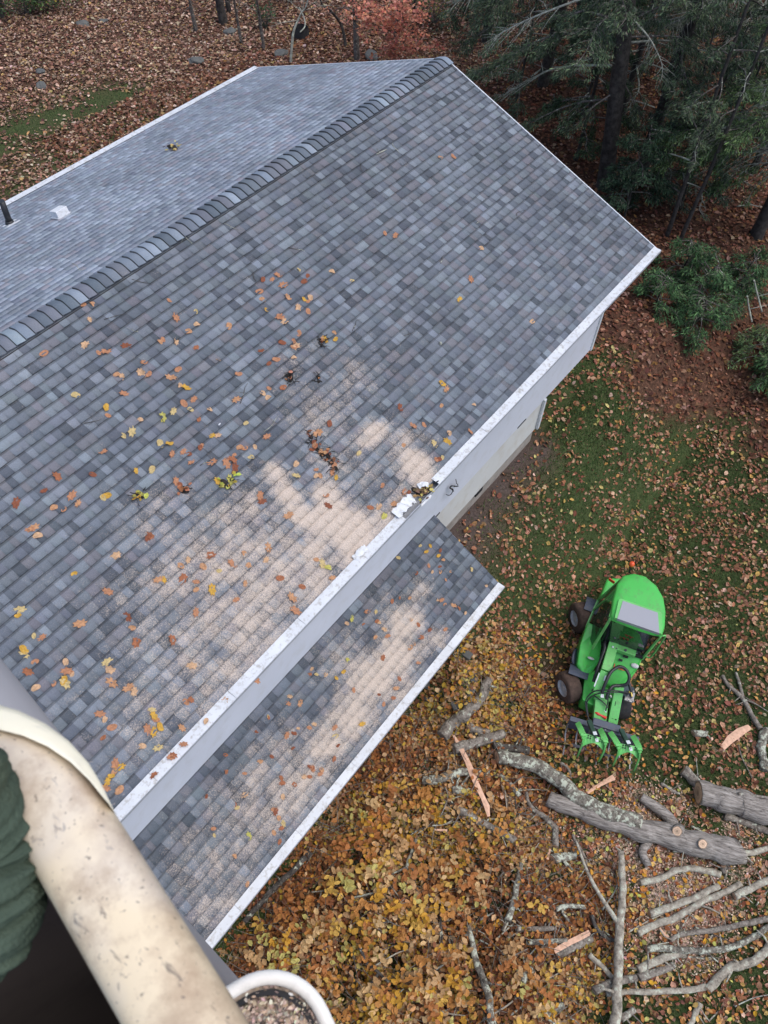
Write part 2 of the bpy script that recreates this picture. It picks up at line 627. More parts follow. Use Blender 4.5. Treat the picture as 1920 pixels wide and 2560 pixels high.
gx = axis(-230, 260, -17, 26, 0.30)
gy = axis(-230, 260, -16, 27, 0.30)
GX, GY = np.meshgrid(gx, gy, indexing='ij')
GZ = gz(GX, GY)
V = np.stack([GX, GY, GZ], -1).reshape(-1, 3)
nx, ny = len(gx), len(gy)
ii = (np.arange(nx - 1)[:, None] * ny + np.arange(ny - 1)[None, :]).ravel()
F = np.stack([ii, ii + ny, ii + ny + 1, ii + 1], 1)


def ground_mat():
    m, nt, b = newmat('leafy_ground')
    co = coords(nt)
    n1 = N(nt, 'ShaderNodeTexNoise', Scale=14.0, Detail=8.0, Roughness=0.75)
    nt.links.new(co, n1.inputs['Vector'])
    soil = ramp(nt, [(0.3, (0.030, 0.018, 0.012)), (0.5, (0.085, 0.042, 0.026)), (0.68, (0.19, 0.095, 0.06))])
    nt.links.new(n1.outputs[0], soil.inputs[0])
    n2 = N(nt, 'ShaderNodeTexNoise', Scale=30.0, Detail=6.0, Roughness=0.7)
    nt.links.new(co, n2.inputs['Vector'])
    gr = ramp(nt, [(0.3, (0.022, 0.040, 0.014)), (0.52, (0.050, 0.085, 0.026)), (0.72, (0.12, 0.105, 0.05))])
    nt.links.new(n2.outputs[0], gr.inputs[0])
    ga = N(nt, 'ShaderNodeAttribute', attribute_name='grass')
    m1 = N(nt, 'ShaderNodeMixRGB')
    nt.links.new(ga.outputs['Fac'], m1.inputs['Fac'])
    nt.links.new(soil.outputs[0], m1.inputs['Color1'])
    nt.links.new(gr.outputs[0], m1.inputs['Color2'])
    da = N(nt, 'ShaderNodeAttribute', attribute_name='dirt')
    n3 = N(nt, 'ShaderNodeTexNoise', Scale=22.0, Detail=8.0, Roughness=0.8)
    nt.links.new(co, n3.inputs['Vector'])
    dr = ramp(nt, [(0.32, (0.05, 0.038, 0.036)), (0.6, (0.12, 0.095, 0.085)), (0.75, (0.24, 0.20, 0.18))])
    nt.links.new(n3.outputs[0], dr.inputs[0])
    m2 = N(nt, 'ShaderNodeMixRGB')
    nt.links.new(da.outputs['Fac'], m2.inputs['Fac'])
    nt.links.new(m1.outputs[0], m2.inputs['Color1'])
    nt.links.new(dr.outputs[0], m2.inputs['Color2'])
    ca_ = N(nt, 'ShaderNodeAttribute', attribute_name='chip')
    n5 = N(nt, 'ShaderNodeTexNoise', Scale=18.0, Detail=7.0, Roughness=0.8)
    nt.links.new(co, n5.inputs['Vector'])
    ad = N(nt, 'ShaderNodeMath', operation='MULTIPLY_ADD')
    nt.links.new(ca_.outputs['Fac'], ad.inputs[0]); ad.inputs[1].default_value = .42
    nt.links.new(n5.outputs[0], ad.inputs[2])
    cr = ramp(nt, [(0.62, (0, 0, 0)), (0.74, (.92, .92, .92))])
    nt.links.new(ad.outputs[0], cr.inputs[0])
    m3 = N(nt, 'ShaderNodeMixRGB'); m3.inputs['Color2'].default_value = (.62, .44, .34, 1)
    nt.links.new(cr.outputs[0], m3.inputs['Fac']); nt.links.new(m2.outputs[0], m3.inputs['Color1'])
    nt.links.new(m3.outputs[0], b.inputs['Base Color'])
    b.inputs['Roughness'].default_value = 0.95
    b.inputs['Specular IOR Level'].default_value = 0.2
    bp = N(nt, 'ShaderNodeBump', Strength=0.6, Distance=0.05)
    nt.links.new(n1.outputs[0], bp.inputs['Height'])
    nt.links.new(bp.outputs[0], b.inputs['Normal'])
    return m


MT['ground'] = ground_mat()
g = npmesh('ground', V, F, MT['ground'], None, smooth=True,
           pattr={'grass': grass_amt(V[:, 0], V[:, 1]), 'dirt': dirt_amt(V[:, 0], V[:, 1]), 'chip': chip_amt(V[:, 0], V[:, 1])})
tag(g, 'sloping ground of lawn, bare earth and leaf litter around the house', 'ground', kind='structure')


def inhouse(x, y):
    return (np.abs(y) < 4.3) & (x < -2.2)


def seen(x, y, z, m=60):
    """keep points the wide view could see (frame plus a margin)"""
    P = np.stack([x, y, z], 1) - CAM
    c = P @ ROT
    zz = -c[:, 2]
    u = 960 + FPX * c[:, 0] / np.maximum(zz, .01)
    v = 1280 - FPX * c[:, 1] / np.maximum(zz, .01)
    return (zz > 0) & (u > -m * 4) & (u < 1920 + m * 4) & (v > -m * 4) & (v < 2560 + m * 4)


# ------------------------------------------------------------------ grass blades
n = 380000
x = RNG.uniform(-13.5, 4.5, n); y = RNG.uniform(-13.5, -4.3, n)
xb = RNG.uniform(-8, 10, 90000); yb = RNG.uniform(4.8, 17, 90000)
x = np.concatenate([x, xb]); y = np.concatenate([y, yb])
xc = RNG.uniform(-.4, 5.5, 90000); yc = RNG.uniform(-4.3, 3.5, 90000)
x = np.concatenate([x, xc]); y = np.concatenate([y, yc])
ga = grass_amt(x, y)
k = (RNG.random(len(x)) < ga) & ~inhouse(x, y)
x, y = x[k], y[k]; z = gz(x, y)
k = seen(x, y, z)
x, y, z = x[k], y[k], z[k]
n = len(x)
hgt = RNG.uniform(.03, .075, n)
th = RNG.uniform(0, 6.283, n)
wd = RNG.uniform(.006, .012, n)
lean = RNG.uniform(.01, .05, n); lt = RNG.uniform(0, 6.283, n)
V = np.stack([np.stack([x - wd * np.cos(th), y - wd * np.sin(th), z - .01], 1),
              np.stack([x + wd * np.cos(th), y + wd * np.sin(th), z - .01], 1),
              np.stack([x + lean * np.cos(lt), y + lean * np.sin(lt), z + hgt], 1)], 1).reshape(-1, 3)
i = np.arange(n) * 3
patch = 0.5 + 0.5 * np.sin(x * 1.7 + 2 * np.sin(y)) * np.sin(y * 1.3 + x)
c = leafcols([(0.095, 0.165, 0.05), (0.14, 0.20, 0.07), (0.16, 0.17, 0.08), (0.20, 0.155, 0.09), (0.055, 0.10, 0.035)], [4, 3, 1.8, 1.4, 3], n)
c *= (0.75 + 0.5 * patch)[:, None]
gb = npmesh('grass', V, np.stack([i, i + 1, i + 2], 1), MT['blade'], None, c)
tag(gb, 'short green lawn grass showing between the fallen leaves', 'grass', kind='stuff')

# ------------------------------------------------------------------ fallen leaves on the ground
# woodland litter
def litter(n, x0, x1, y0, y1, dens, sz, name, label, pal, w, up=.62, lift=.035):
    x = RNG.uniform(x0, x1, n); y = RNG.uniform(y0, y1, n)
    k = (RNG.random(n) < dens(x, y)) & ~inhouse(x, y)
    x, y = x[k], y[k]
    z = gz(x, y)
    k = seen(x, y, z)
    x, y, z = x[k], y[k], z[k]
    z = z + RNG.random(len(x)) * lift + .006
    o = leaves(name, np.stack([x, y, z], 1), sz * np.clip(RNG.lognormal(-.08, .34, len(x)), .35, 1.7), pal, w, up, 'leaf_matte')
    return tag(o, label, 'leaves', kind='stuff')


def bare(x, y):
    g = np.zeros(np.shape(x))
    for u, v, r in BACKGRASS:
        g = np.maximum(g, blob(x, y, u, v, r * .8))
    return g


def strip(x, y):
    g = np.zeros(np.shape(x))
    for u, v in [(-60, 372), (0, 345), (50, 325), (100, 305), (150, 288), (200, 272), (245, 258), (290, 243)]:
        g = np.maximum(g, blob(x, y, u, v, .55))
    return np.clip(g * 1.25, 0, 1)


litter(150000, -1.5, 26, -17, 12, lambda x, y: woods(x, y) * 0.95, .10, 'woodland_leaf_litter',
       'dense rust brown leaf litter under the evergreen trees', [tuple(q * .66 for q in c_) for c_ in PAL_BROWN], [4, 3, 1.4, 4, .8])  # palette darkened to stand in for shade under the trees
litter(190000, -9, 19, 4.6, 27, lambda x, y: 1 - 0.80 * strip(x, y) * (.75 + .25 * np.sin(x * 5 + y * 3)) - .6 * bare(x, y) * (0.5 + .5 * np.sin(3 * x) * np.sin(2.3 * y)) - .25 * (np.sin(x * 2.7 + 2 * np.sin(y * 1.9)) * np.sin(y * 3.1 + x) > .4), .088, 'hillside_leaf_litter',
       'pinkish brown leaf litter covering the slope behind the roof', [(0.22, 0.11, 0.072), (0.32, 0.185, 0.12), (0.48, 0.33, 0.235), (0.10, 0.055, 0.038), (0.38, 0.25, 0.10), (.62, .46, .35)], [3.4, 4, 2.6, 3, .8, .8])


LD = [(1500, 1250, 1.3, .42), (1750, 1150, 1.6, .5), (1850, 1300, 1.3, .34), (1320, 1350, .9, .55), (1250, 1420, .8, .6), (1550, 1330, .8, .5), (1780, 1480, 1.4, .42), (1650, 1720, 1.0, .75),
      (1720, 1640, .8, .6), (1300, 1500, .8, .65), (1250, 1620, .8, .9), (1700, 1800, .8, .5), (1880, 1700, .8, .5), (1850, 1950, 1., .3), (1600, 1010, 1.2, .5), (1750, 1000, 1.6, .8),
      (1400, 1560, .6, .7), (1820, 2400, 1.0, .5), (1700, 2530, 1., .5), (1420, 1000, .8, .1)]
LESS = [(1430, 1020, .7), (1480, 1120, .8), (1420, 1230, .7), (1500, 1000, .6), (1650, 1260, .5), (1700, 1450, .5), (1620, 1900, .5), (1700, 1880, .5)]


def lawn_d(x, y):
    g = np.full(np.shape(x), 0.60)
    for u, v, r, a in LD:
        g = np.maximum(g, a * blob(x, y, u, v, r))
    g = g * (0.75 + 0.6 * np.sin(x * 4.1 + np.sin(y * 3)) * np.sin(y * 3.7 + x))
    for u, v, r in LESS:
        g = g * (1 - .6 * blob(x, y, u, v, r))
    g = g * (1 - .8 * dirt_amt(x, y))
    return g * (1 - woods(x, y))


litter(150000, -12, 6, -13.5, 3.5, lawn_d, .085, 'lawn_leaves', 'loose tan and russet leaves scattered over the green lawn',
       PAL_LAWN, [4, 3, 3.6, .9, 1.2, .6], .42, .03)


# ================================================================== HOUSE
house = empty('house', (0, 0, 0))
tag(house, 'white sided house under a big grey shingle gable roof with a lower porch roof', 'house')

BL = [  # sawdust patches: image spot, radius along x, radius down slope, strength
    (690, 1185, .10, .16, 1.01), (715, 1230, .10, .2, 1.13), (755, 1290, .12, .25, 1.19), (820, 1290, .28, .2, 1.26), (880, 1330, .3, .25, 1.26), (820, 1235, .2, .18, 1.01),
    (925, 1090, .22, .16, 0.94), (960, 1075, .16, .12, 0.76), (1040, 1160, .2, .25, 1.07), (1065, 1195, .2, .15, 1.01), (1010, 1120, .4, .3, 0.50),
    (900, 1390, .3, .2, 1.13), (960, 1330, .4, .3, 0.75), (1000, 1270, .35, .25, 0.70), (700, 1440, .8, .5, 0.62), (560, 1400, .8, .5, 0.55), (780, 1460, .5, .35, 0.62), (640, 1560, .6, .35, 0.60),
    (700, 1620, .6, .3, 0.62), (600, 1300, .6, .4, 0.48), (470, 1430, .7, .5, 0.48), (520, 1560, .6, .4, 0.50), (430, 1650, .6, .4, 0.42), (560, 1690, .7, .35, 0.50), (400, 1780, .6, .4, 0.38), (330, 1640, .6, .4, 0.30), (500, 1700, .7, .4, 0.45), (640, 1480, .6, .4, 0.55), (850, 1180, .5, .5, 0.40), (800, 1040, .5, .5, 0.36),
    (880, 960, .6, .4, 0.30), (400, 1300, .6, .4, 0.34), (380, 1500, .6, .5, 0.34), (740, 920, .4, .3, 0.25), (460, 1780, .5, .3, 0.28), (640, 1370, .3, .2, 0.60), (790, 1380, .35, .25, 0.75)]
BLW = []
for u, v, rx, rs, a in BL:
    xx, ss = onroof(u, v)
    BLW.append((xx, ss, rx * 1.25, rs * 1.25, a))


def dust_main(x, s):
    g = np.zeros(np.shape(x))
    for a, b, rx, rs, st in BLW:
        g = np.maximum(g, st * np.exp(-((x - a) / rx) ** 2 - ((s - b) / rs) ** 2))
    return g


PY0, PY1 = -4.285, -5.70                        # porch roof from the wall to its eave
PZ0, PZ1 = 1.375, 0.656
PXR = -5.73
PSL = math.hypot(PY1 - PY0, PZ1 - PZ0)


def onporch(u, v):
    nn = np.cross(np.array([1, 0, 0]), np.array([0, PY1 - PY0, PZ1 - PZ0])); nn = nn / np.linalg.norm(nn)
    d = ray(u, v)
    t = ((np.array([0, PY0, PZ0]) - CAM) @ nn) / (d @ nn)
    p = CAM + t * d
    return float(p[0]), float((PY0 - p[1]) / (PY0 - PY1) * PSL)


PB = [(1010, 1560, .35, .3, .8), (990, 1640, .4, .35, .85), (930, 1700, .5, .4, .85), (880, 1790, .5, .35, .8), (820, 1860, .5, .3, .72), (1050, 1480, .25, .2, .55), (760, 1950, .6, .3, .66),
      (690, 2030, .6, .3, .55), (860, 1640, .5, .3, .45), (1080, 1600, .3, .2, .6), (640, 1960, .5, .3, .5), (600, 2120, .6, .35, .45), (560, 2250, .6, .5, .42), (600, 2040, .6, .5, .4), (520, 2150, .6, .5, .36), (700, 1880, .5, .4, .42), (960, 1500, .3, .3, .3), (1000, 1740, .4, .2, .6)]
PBW = [(*onporch(u, v), rx * 1.2, rs * 1.2, a) for u, v, rx, rs, a in PB]


def dust_porch(x, s):
    g = np.zeros(np.shape(x))
    for a, b, rx, rs, st in PBW:
        g = np.maximum(g, st * np.exp(-((x - a) / rx) ** 2 - ((s - b) / rs) ** 2))
    return g


TABS = [(0.074, 0.084, 0.099), (0.105, 0.118, 0.138), (0.134, 0.149, 0.170), (0.168, 0.187, 0.210), (0.142, 0.141, 0.156), (0.125, 0.139, 0.155)]


def shingles(name, O, xd, sd_, nd, x0, x1, L, expo, dust, parent, cw=(1.6, 3, 3.6, 2.2, 2.2, 2.4), tone=1.13, side=.4, band=.62, lk=1.0, tint=(.97, 1.0, 1.045)):
    """rows of laminated shingle tabs on a slope: O origin, xd along eave, sd_ down slope, nd normal"""
    O, xd, sd_, nd = map(np.array, (O, xd, sd_, nd))
    xs0, xs1, ss0, ss1, lift, rnd = [], [], [], [], [], []
    rows = int(round(L / expo)); expo = L / rows
    for r in range(rows):
        s0, s1 = r * expo, min((r + 1) * expo, L)
        x = x0
        tooth = random.random() < .5
        off = random.uniform(-0.003, 0.003)
        while x < x1:
            w = random.choice((.075, .09, .11, .13, .15, .12))
            e = min(x + w, x1)
            xs0.append(x); xs1.append(e); ss0.append(s0); ss1.append(s1 + off * (r < rows - 1))
            lift.append((.017 if tooth else .010) if r < rows - 1 else .005)
            rnd.append(random.random())
            tooth = not tooth
            x = e
    A = lambda a: np.array(a)[:, None]
    x0_, x1_, s0_, s1_, lf = A(xs0), A(xs1), A(ss0), A(ss1), A(lift) * lk
    # slightly random skew of each butt edge
    P = lambda x, s, z: O + x * xd + s * sd_ + z * nd
    n = len(xs0)
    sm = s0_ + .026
    v0 = P(x0_, s0_, 0.0015); v1 = P(x1_, s0_, 0.0015)
    v2 = P(x1_, s1_, lf); v3 = P(x0_, s1_, lf)
    v4 = P(x1_, s1_, -0.002); v5 = P(x0_, s1_, -0.002)
    m0 = P(x0_, sm, lf * .25); m1 = P(x1_, sm, lf * .25)
    V = np.stack([v0, v1, v2, v3, v4, v5, m0, m1], 1).reshape(-1, 3)
    i = np.arange(n) * 8
    F = np.concatenate([np.stack([i, i + 6, i + 7, i + 1], 1), np.stack([i + 6, i + 3, i + 2, i + 7], 1), np.stack([i + 3, i + 5, i + 4, i + 2], 1),
                        ])
    # side walls of raised tabs
    F2 = np.concatenate([np.stack([i, i + 5, i + 3], 1), np.stack([i + 1, i + 2, i + 4], 1)])
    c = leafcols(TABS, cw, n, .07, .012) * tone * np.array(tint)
    fc = np.concatenate([c * band, c, c * .15, c * side, c * side])  # printed band and dark butts, deepened in colour for course shadow lines
    X = np.stack([x0_, x1_, x1_, x0_, x1_, x0_, x0_, x1_], 1)[..., 0].ravel()
    Sx = np.stack([s0_, s0_, s1_, s1_, s1_, s1_, sm, sm], 1)[..., 0].ravel()
    rr = np.repeat(np.array(rnd), 8)
    dd = dust(X, Sx)
    dd = np.where(dd > .04, dd + (rr - .5) * .16, dd)
    edge = np.tile(np.array([-.15, -.15, 0, 0, -1.0, -1.0, 0, 0]), n)
    return npmesh(name, V, [F, F2], MT['shingle'], parent, fc, pattr={'dust': np.clip(dd + edge, 0, 1.6)})


sdv = np.array([0, -W, -D]) / SL
ndv = np.array([0, -D, W]) / SL
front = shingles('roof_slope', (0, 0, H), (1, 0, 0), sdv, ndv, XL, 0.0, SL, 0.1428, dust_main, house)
front['label'] = 'front roof slope streaked with pale sawdust'
back = shingles('roof_slope', (0, 0, H), (1, 0, 0), np.array([0, W, -D]) / SL, np.array([0, D, W]) / SL, XL, 0.0, SL, 0.1428, lambda x, s: np.zeros(np.shape(x)), house, (.0, 1.2, 5, 4, 2, 2), 2.25, .97, .98, .35, (1.02, 1.01, 1.02))  # tabs toned brighter, sky sheen painted into the colour
back['label'] = 'clean back roof slope facing the hillside'
# solid deck under the shingles
bm = BM()
for sgn in (-1, 1):
    a = [Vector((XL, 0, H)), Vector((0, 0, H)), Vector((0, sgn * W, HE)), Vector((XL, sgn * W, HE))]
    nv = Vector((0, sgn * D, W)) / SL
    hi = [bm.verts.new(p - nv * .004) for p in a]
    lo = [bm.verts.new(p - nv * .10) for p in a]
    bm.faces.new(hi); bm.faces.new(list(reversed(lo)))
    for i in range(4):
        j = (i + 1) % 4
        bm.faces.new((hi[i], lo[i], lo[j], hi[j]))
bmesh.ops.recalc_face_normals(bm, faces=bm.faces)
done('roof_deck', bm, 'dark', house)
# rake trim on the gable edge, both slopes
for sgn in (-1, 1):
    bm = BM()
    a = Vector((0.004, 0, H - .05)); b_ = Vector((0.004, sgn * W, HE - .05))
    beam(bm, a, b_, 0.018, .13, up=(0, sgn * D, W))
    o = done('rake_trim', bm, 'white', house)

# ridge caps
Vs, Fs, Cs, n0 = [], [], [], 0
x = 0.03
seg = 8
while x > XL:
    x1 = x - .142
    prof = []
    for k in range(seg + 1):
        t = -1 + 2 * k / seg
        y = t * .165
        z = H - (math.sqrt(y * y + .045 ** 2) - .045) * (D / W) * 1.12 + .012
        prof.append((y, z))
    rows = []
    for xx, up in ((x1 - .012, .0), (x1, .032), (x + .01, .010)):
        # the butt (thick) edge faces the near gable, cap tapers under the next one
        for (y, z) in prof:
            Vs.append((xx, y * (1.0 if up < .02 else 1.03), z + up))
    # first row is the underside of the butt
    for k in range(seg):
        a0 = n0 + k; b0 = n0 + seg + 1 + k; c0 = n0 + 2 * (seg + 1) + k
        Fs.append((a0, a0 + 1, b0 + 1, b0)); Fs.append((b0, b0 + 1, c0 + 1, c0))
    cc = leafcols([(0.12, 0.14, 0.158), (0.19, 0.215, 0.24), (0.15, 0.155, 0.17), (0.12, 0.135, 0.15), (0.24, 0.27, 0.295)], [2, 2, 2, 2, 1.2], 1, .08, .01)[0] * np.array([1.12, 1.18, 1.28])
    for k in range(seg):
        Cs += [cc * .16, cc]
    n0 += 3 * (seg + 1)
    x = x1
# butts overlap towards the viewer end; flip so the thick edge shows like the photograph
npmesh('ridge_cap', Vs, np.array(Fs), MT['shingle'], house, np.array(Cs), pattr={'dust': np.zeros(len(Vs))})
bm = BM()
box(bm, (XL / 2, -.175, H - .175 * D / W - .001), (abs(XL), .012, .022))
done('ridge_vent', bm, 'dark', house)

# gutters with guard
def gutter(name, x0, x1, y, z, sgn, parent, w=.125, gaps=()):
    """K profile gutter with a flat perforated guard on top, split at gaps"""
    bm = BM()
    prof = [(0, 0.0), (0, -.11), (w * .62, -.11), (w * .72, -.055), (w, -.035), (w, .012), (w - .012, .012), (w - .014, -.03), (w * .66, -.06), (w * .58, -.10), (.008, -.10), (.008, 0)]
    rings = []
    for xx in (x0, x1):
        rings.append([bm.verts.new((xx, y + sgn * a, z + b)) for a, b in prof])
    m = len(prof)
    for k in range(m):
        j = (k + 1) % m
        bm.faces.new((rings[0][k], rings[0][j], rings[1][j], rings[1][k]))
    bm.faces.new([rings[0][k] for k in range(m)]); bm.faces.new([rings[1][k] for k in reversed(range(m))])
    for xx in (x0, x1):       # end plates
        q = [bm.verts.new((xx + (.004 if xx == x1 else -.004), y + sgn * a, z + b)) for a, b in [(0, 0), (0, -.11), (w * .62, -.11), (w * .72, -.055), (w, -.035), (w, .012)]]
        bm.faces.new(q)
    bmesh.ops.recalc_face_normals(bm, faces=bm.faces)
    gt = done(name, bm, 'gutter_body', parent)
    segs = []
    a = x0
    for g0, g1 in sorted(gaps):
        segs.append((a, g0)); a = g1
    segs.append((a, x1))
    for a, b in segs:
        bm = BM()
        xx = a
        while xx < b - .01:
            e = min(xx + 1.2, b)
            dz = random.uniform(-.002, .002)
            box(bm, ((xx + e) / 2, y + sgn * (w * .5 - .012), z + .014 + dz), (e - xx - .004, w + .012, .005), rot=(random.uniform(.02, .06) * (-sgn), 0, 0))
            xx = e
        done('gutter_guard', bm, 'gutter_top', gt)
    return gt


GX0 = -9.25
g1x = onroof(1085, 1205)[0]; g0x = onroof(1000, 1290)[0]
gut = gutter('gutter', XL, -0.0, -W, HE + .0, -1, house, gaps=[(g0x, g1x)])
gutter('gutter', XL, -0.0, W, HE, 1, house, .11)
# fascia and soffit
bm = BM()
box(bm, (XL / 2, -W + .012, HE - .08), (abs(XL), .02, .15))
box(bm, (XL / 2, W - .012, HE - .08), (abs(XL), .02, .15))
done('fascia', bm, 'white', house)
bm = BM()
for sgn in (-1, 1):
    box(bm, (XL / 2 - .01, sgn * (W + abs(YW)) / 2, HE - .165), (abs(XL) - .02, W - abs(YW) - .02, .012))
done('soffit', bm, 'white', house)

# walls: lapped siding as a sawtooth profile
def lap_wall(name, p0, p1, z0, z1, out, mat, lap=.102, d=.011, ztop=None):
    p0, p1, out = Vector(p0), Vector(p1), Vector(out)
    bm = BM()
    z = z0
    while z < z1 - 1e-4:
        zt = min(z + lap, z1)
        a = [bm.verts.new((p.x + out.x * o, p.y + out.y * o, zz)) for p, o, zz in ((p0, d, z), (p1, d, z), (p1, 0, zt), (p0, 0, zt))]
        bm.faces.new(a)
        b = [bm.verts.new((p.x + out.x * o, p.y + out.y * o, z)) for p, o in ((p0, 0), (p1, 0), (p1, d), (p0, d))]
        bm.faces.new(b)
        z = zt
    return done(name, bm, mat, house)


HB, XU, XLO, HF = 1.245, -.46, -2.163, .393
lap_wall('upper_wall', (XL + .4, YW, 0), (XU, YW, 0), HB, HE - .16, (0, -1), 'siding')
lap_wall('upper_wall', (XL + .4, -YW, 0), (XU, -YW, 0), HB - 1, HE - .16, (0, 1), 'siding')
o = lap_wall('gable_wall', (XU, YW, 0), (XU, -YW, 0), HB, HE + .0, (1, 0), 'siding')
bm = BM()
f = [bm.verts.new(p) for p in ((XU + .003, YW, HE), (XU + .003, -YW, HE), (XU + .003, 0, H - .12))]
bm.faces.new(f)
done('gable_wall', bm, 'siding', house)
bm = BM()
box(bm, ((XL + XU) / 2, 0, HB - .02), (abs(XL) + XU - .42, abs(YW) * 2 - .02, .04))
done('overhang_floor', bm, 'white', house)
# corner posts with the notched edge of the siding
for xx, z0, z1, m_ in ((XU, HB - .02, HE - .16, 'white'), (XLO, HF, HB - .04, 'white')):
    bm = BM()
    box(bm, (xx + .012, YW - .008, (z0 + z1) / 2), (.07, .05, z1 - z0), bevel=.004)
    z = z0 + .03
    while z < z1:
        box(bm, (xx + .052, YW - .004, z), (.014, .03, .03))
        z += .102
    done('corner_post', bm, m_, house)
lap_wall('lower_wall', (XL + .5, YW + .03, 0), (XLO, YW + .03, 0), HF, HB - .04, (0, -1), 'siding_low')
lap_wall('lower_wall', (XLO, YW + .03, 0), (XLO, -YW - .03, 0), HF, HB - .04, (1, 0), 'siding_low')
bm = BM()
box(bm, ((XL + .5 + XLO - .03) / 2, 0, (HF - 3.2) / 2 + .0), (XLO - .03 - XL - .5, abs(YW) * 2 - .10, HF + 3.2))
done('foundation', bm, 'concrete', house)
# dark openings under the overhang, and a basement vent
for (u0, v0), (u1, v1) in (((1317, 1041), (1296, 1063)), ((1101, 1273), (1087, 1288))):
    def onwall(u, v, y=YW - .014):
        d = ray(u, v); t = (y - CAM[1]) / d[1]
        return CAM + t * d
    p, q = onwall(u0, v0), onwall(u1, v1)
    bm = BM()
    box(bm, ((p[0] + q[0]) / 2, YW - .006, HB + .012), (abs(p[0] - q[0]), .02, .03))
    done('wall_gap', bm, 'dark', house)
p = onwall(1200, 1232, YW)
bm = BM()
box(bm, (p[0], YW + .04, HF - .06), (.22, .05, .12), bevel=.005)
done('foundation_vent', bm, 'dark', house)
# tangled black cable on the wall
bm = BM()
cb = []
for a, b in ((1050, 930), (1062, 990), (1088, 1010), (1085, 1040), (1040, 1040), (990, 1030), (960, 1060), (1000, 1085), (1010, 1110), (985, 1155), (950, 1168), (915, 1160)):
    p = onwall(960 + a * .1688, 1040 + b * .1688, YW - .05)
    cb.append((p[0], p[1] - .02 * random.random(), p[2]))
tube(bm, smooth_path(cb, 4), .0065, 6)
cb2 = [(x + .01, y - .01, z + .008 * math.sin(i * 2)) for i, (x, y, z) in enumerate(cb[3:9])]
tube(bm, smooth_path(cb2, 4), .008, 6)
done('black_cable', bm, 'black_plastic', house)

# porch roof
psd = np.array([0, PY1 - PY0, PZ1 - PZ0]) / PSL
pnd = np.array([0, -(PZ0 - PZ1), (PY0 - PY1)]) / PSL
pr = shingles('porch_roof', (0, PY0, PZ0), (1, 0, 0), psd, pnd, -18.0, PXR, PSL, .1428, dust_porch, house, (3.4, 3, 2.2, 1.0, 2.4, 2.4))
pr['label'] = 'narrow porch roof dusted with sawdust along its eave'
bm = BM()
a = [Vector((-18.0, PY0, PZ0)), Vector((PXR, PY0, PZ0)), Vector((PXR, PY1, PZ1)), Vector((-18.0, PY1, PZ1))]
nv = Vector(pnd)
hi = [bm.verts.new(p - nv * .004) for p in a]; lo = [bm.verts.new(p - nv * .13) for p in a]
bm.faces.new(hi); bm.faces.new(list(reversed(lo)))
for i in range(4):
    j = (i + 1) % 4
    bm.faces.new((hi[i], lo[i], lo[j], hi[j]))
bmesh.ops.recalc_face_normals(bm, faces=bm.faces)
done('porch_deck', bm, 'dark', pr)
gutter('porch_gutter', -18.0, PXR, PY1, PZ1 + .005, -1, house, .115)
bm = BM()
box(bm, ((-18 + PXR) / 2 - .2, PY0 - .35, -1.0), (18 + PXR - .8, .6, 2.9))
done('porch_wall', bm, 'siding_low', house)

# torn gutter guard: bent strips of white metal
def torn(name, pts, wdt, th=.002, crinkle=.016):
    bm = BM()
    P = smooth_path(pts, 4)
    prev = None
    for i, p in enumerate(P):
        d = (P[min(i + 1, len(P) - 1)] - P[max(i - 1, 0)]).normalized()
        s = d.cross(Vector((0, -.3, 1))).normalized()
        w_ = wdt * (.7 + .5 * abs(math.sin(i * 1.9 + len(P)))) * .5
        z = Vector((0, 0, 1))
        row = [bm.verts.new(p - s * w_ + z * random.uniform(0, crinkle)), bm.verts.new(p + z * random.uniform(.0, crinkle * 1.3)), bm.verts.new(p + s * w_ + z * random.uniform(0, crinkle))]
        if prev:
            bm.faces.new((prev[0], prev[1], row[1], row[0])); bm.faces.new((prev[1], prev[2], row[2], row[1]))
        prev = row
    o = done(name, bm, 'gutter_top', house)
    m_ = o.modifiers.new('s', 'SOLIDIFY'); m_.thickness = th
    return o


def roofpt(u, v, h=.02):
    x, s = onroof(u, v)
    p = np.array([x, 0, H]) + s * sdv + h * ndv
    return tuple(p)


torn('torn_gutter_guard', [roofpt(985, 1292, .05), roofpt(1000, 1275, .07), roofpt(1020, 1255, .06), roofpt(1032, 1248, .03)], .14)
torn('torn_gutter_guard', [roofpt(1043, 1220, .03), roofpt(1055, 1215, .06), roofpt(1068, 1217, .05)], .07)
torn('torn_gutter_guard', [roofpt(885, 1400, .02), roofpt(900, 1382, .05), roofpt(915, 1370, .02)], .09)
torn('torn_gutter_guard', [roofpt(1050, 1265, .02), roofpt(1075, 1240, .03)], .05)

# roof penetrations on the back slope
def onback(u, v):
    nn = np.array([0, D, W]) / SL
    d = ray(u, v); t = ((np.array([0, 0, H]) - CAM) @ nn) / (d @ nn)
    return Vector(CAM + t * d)


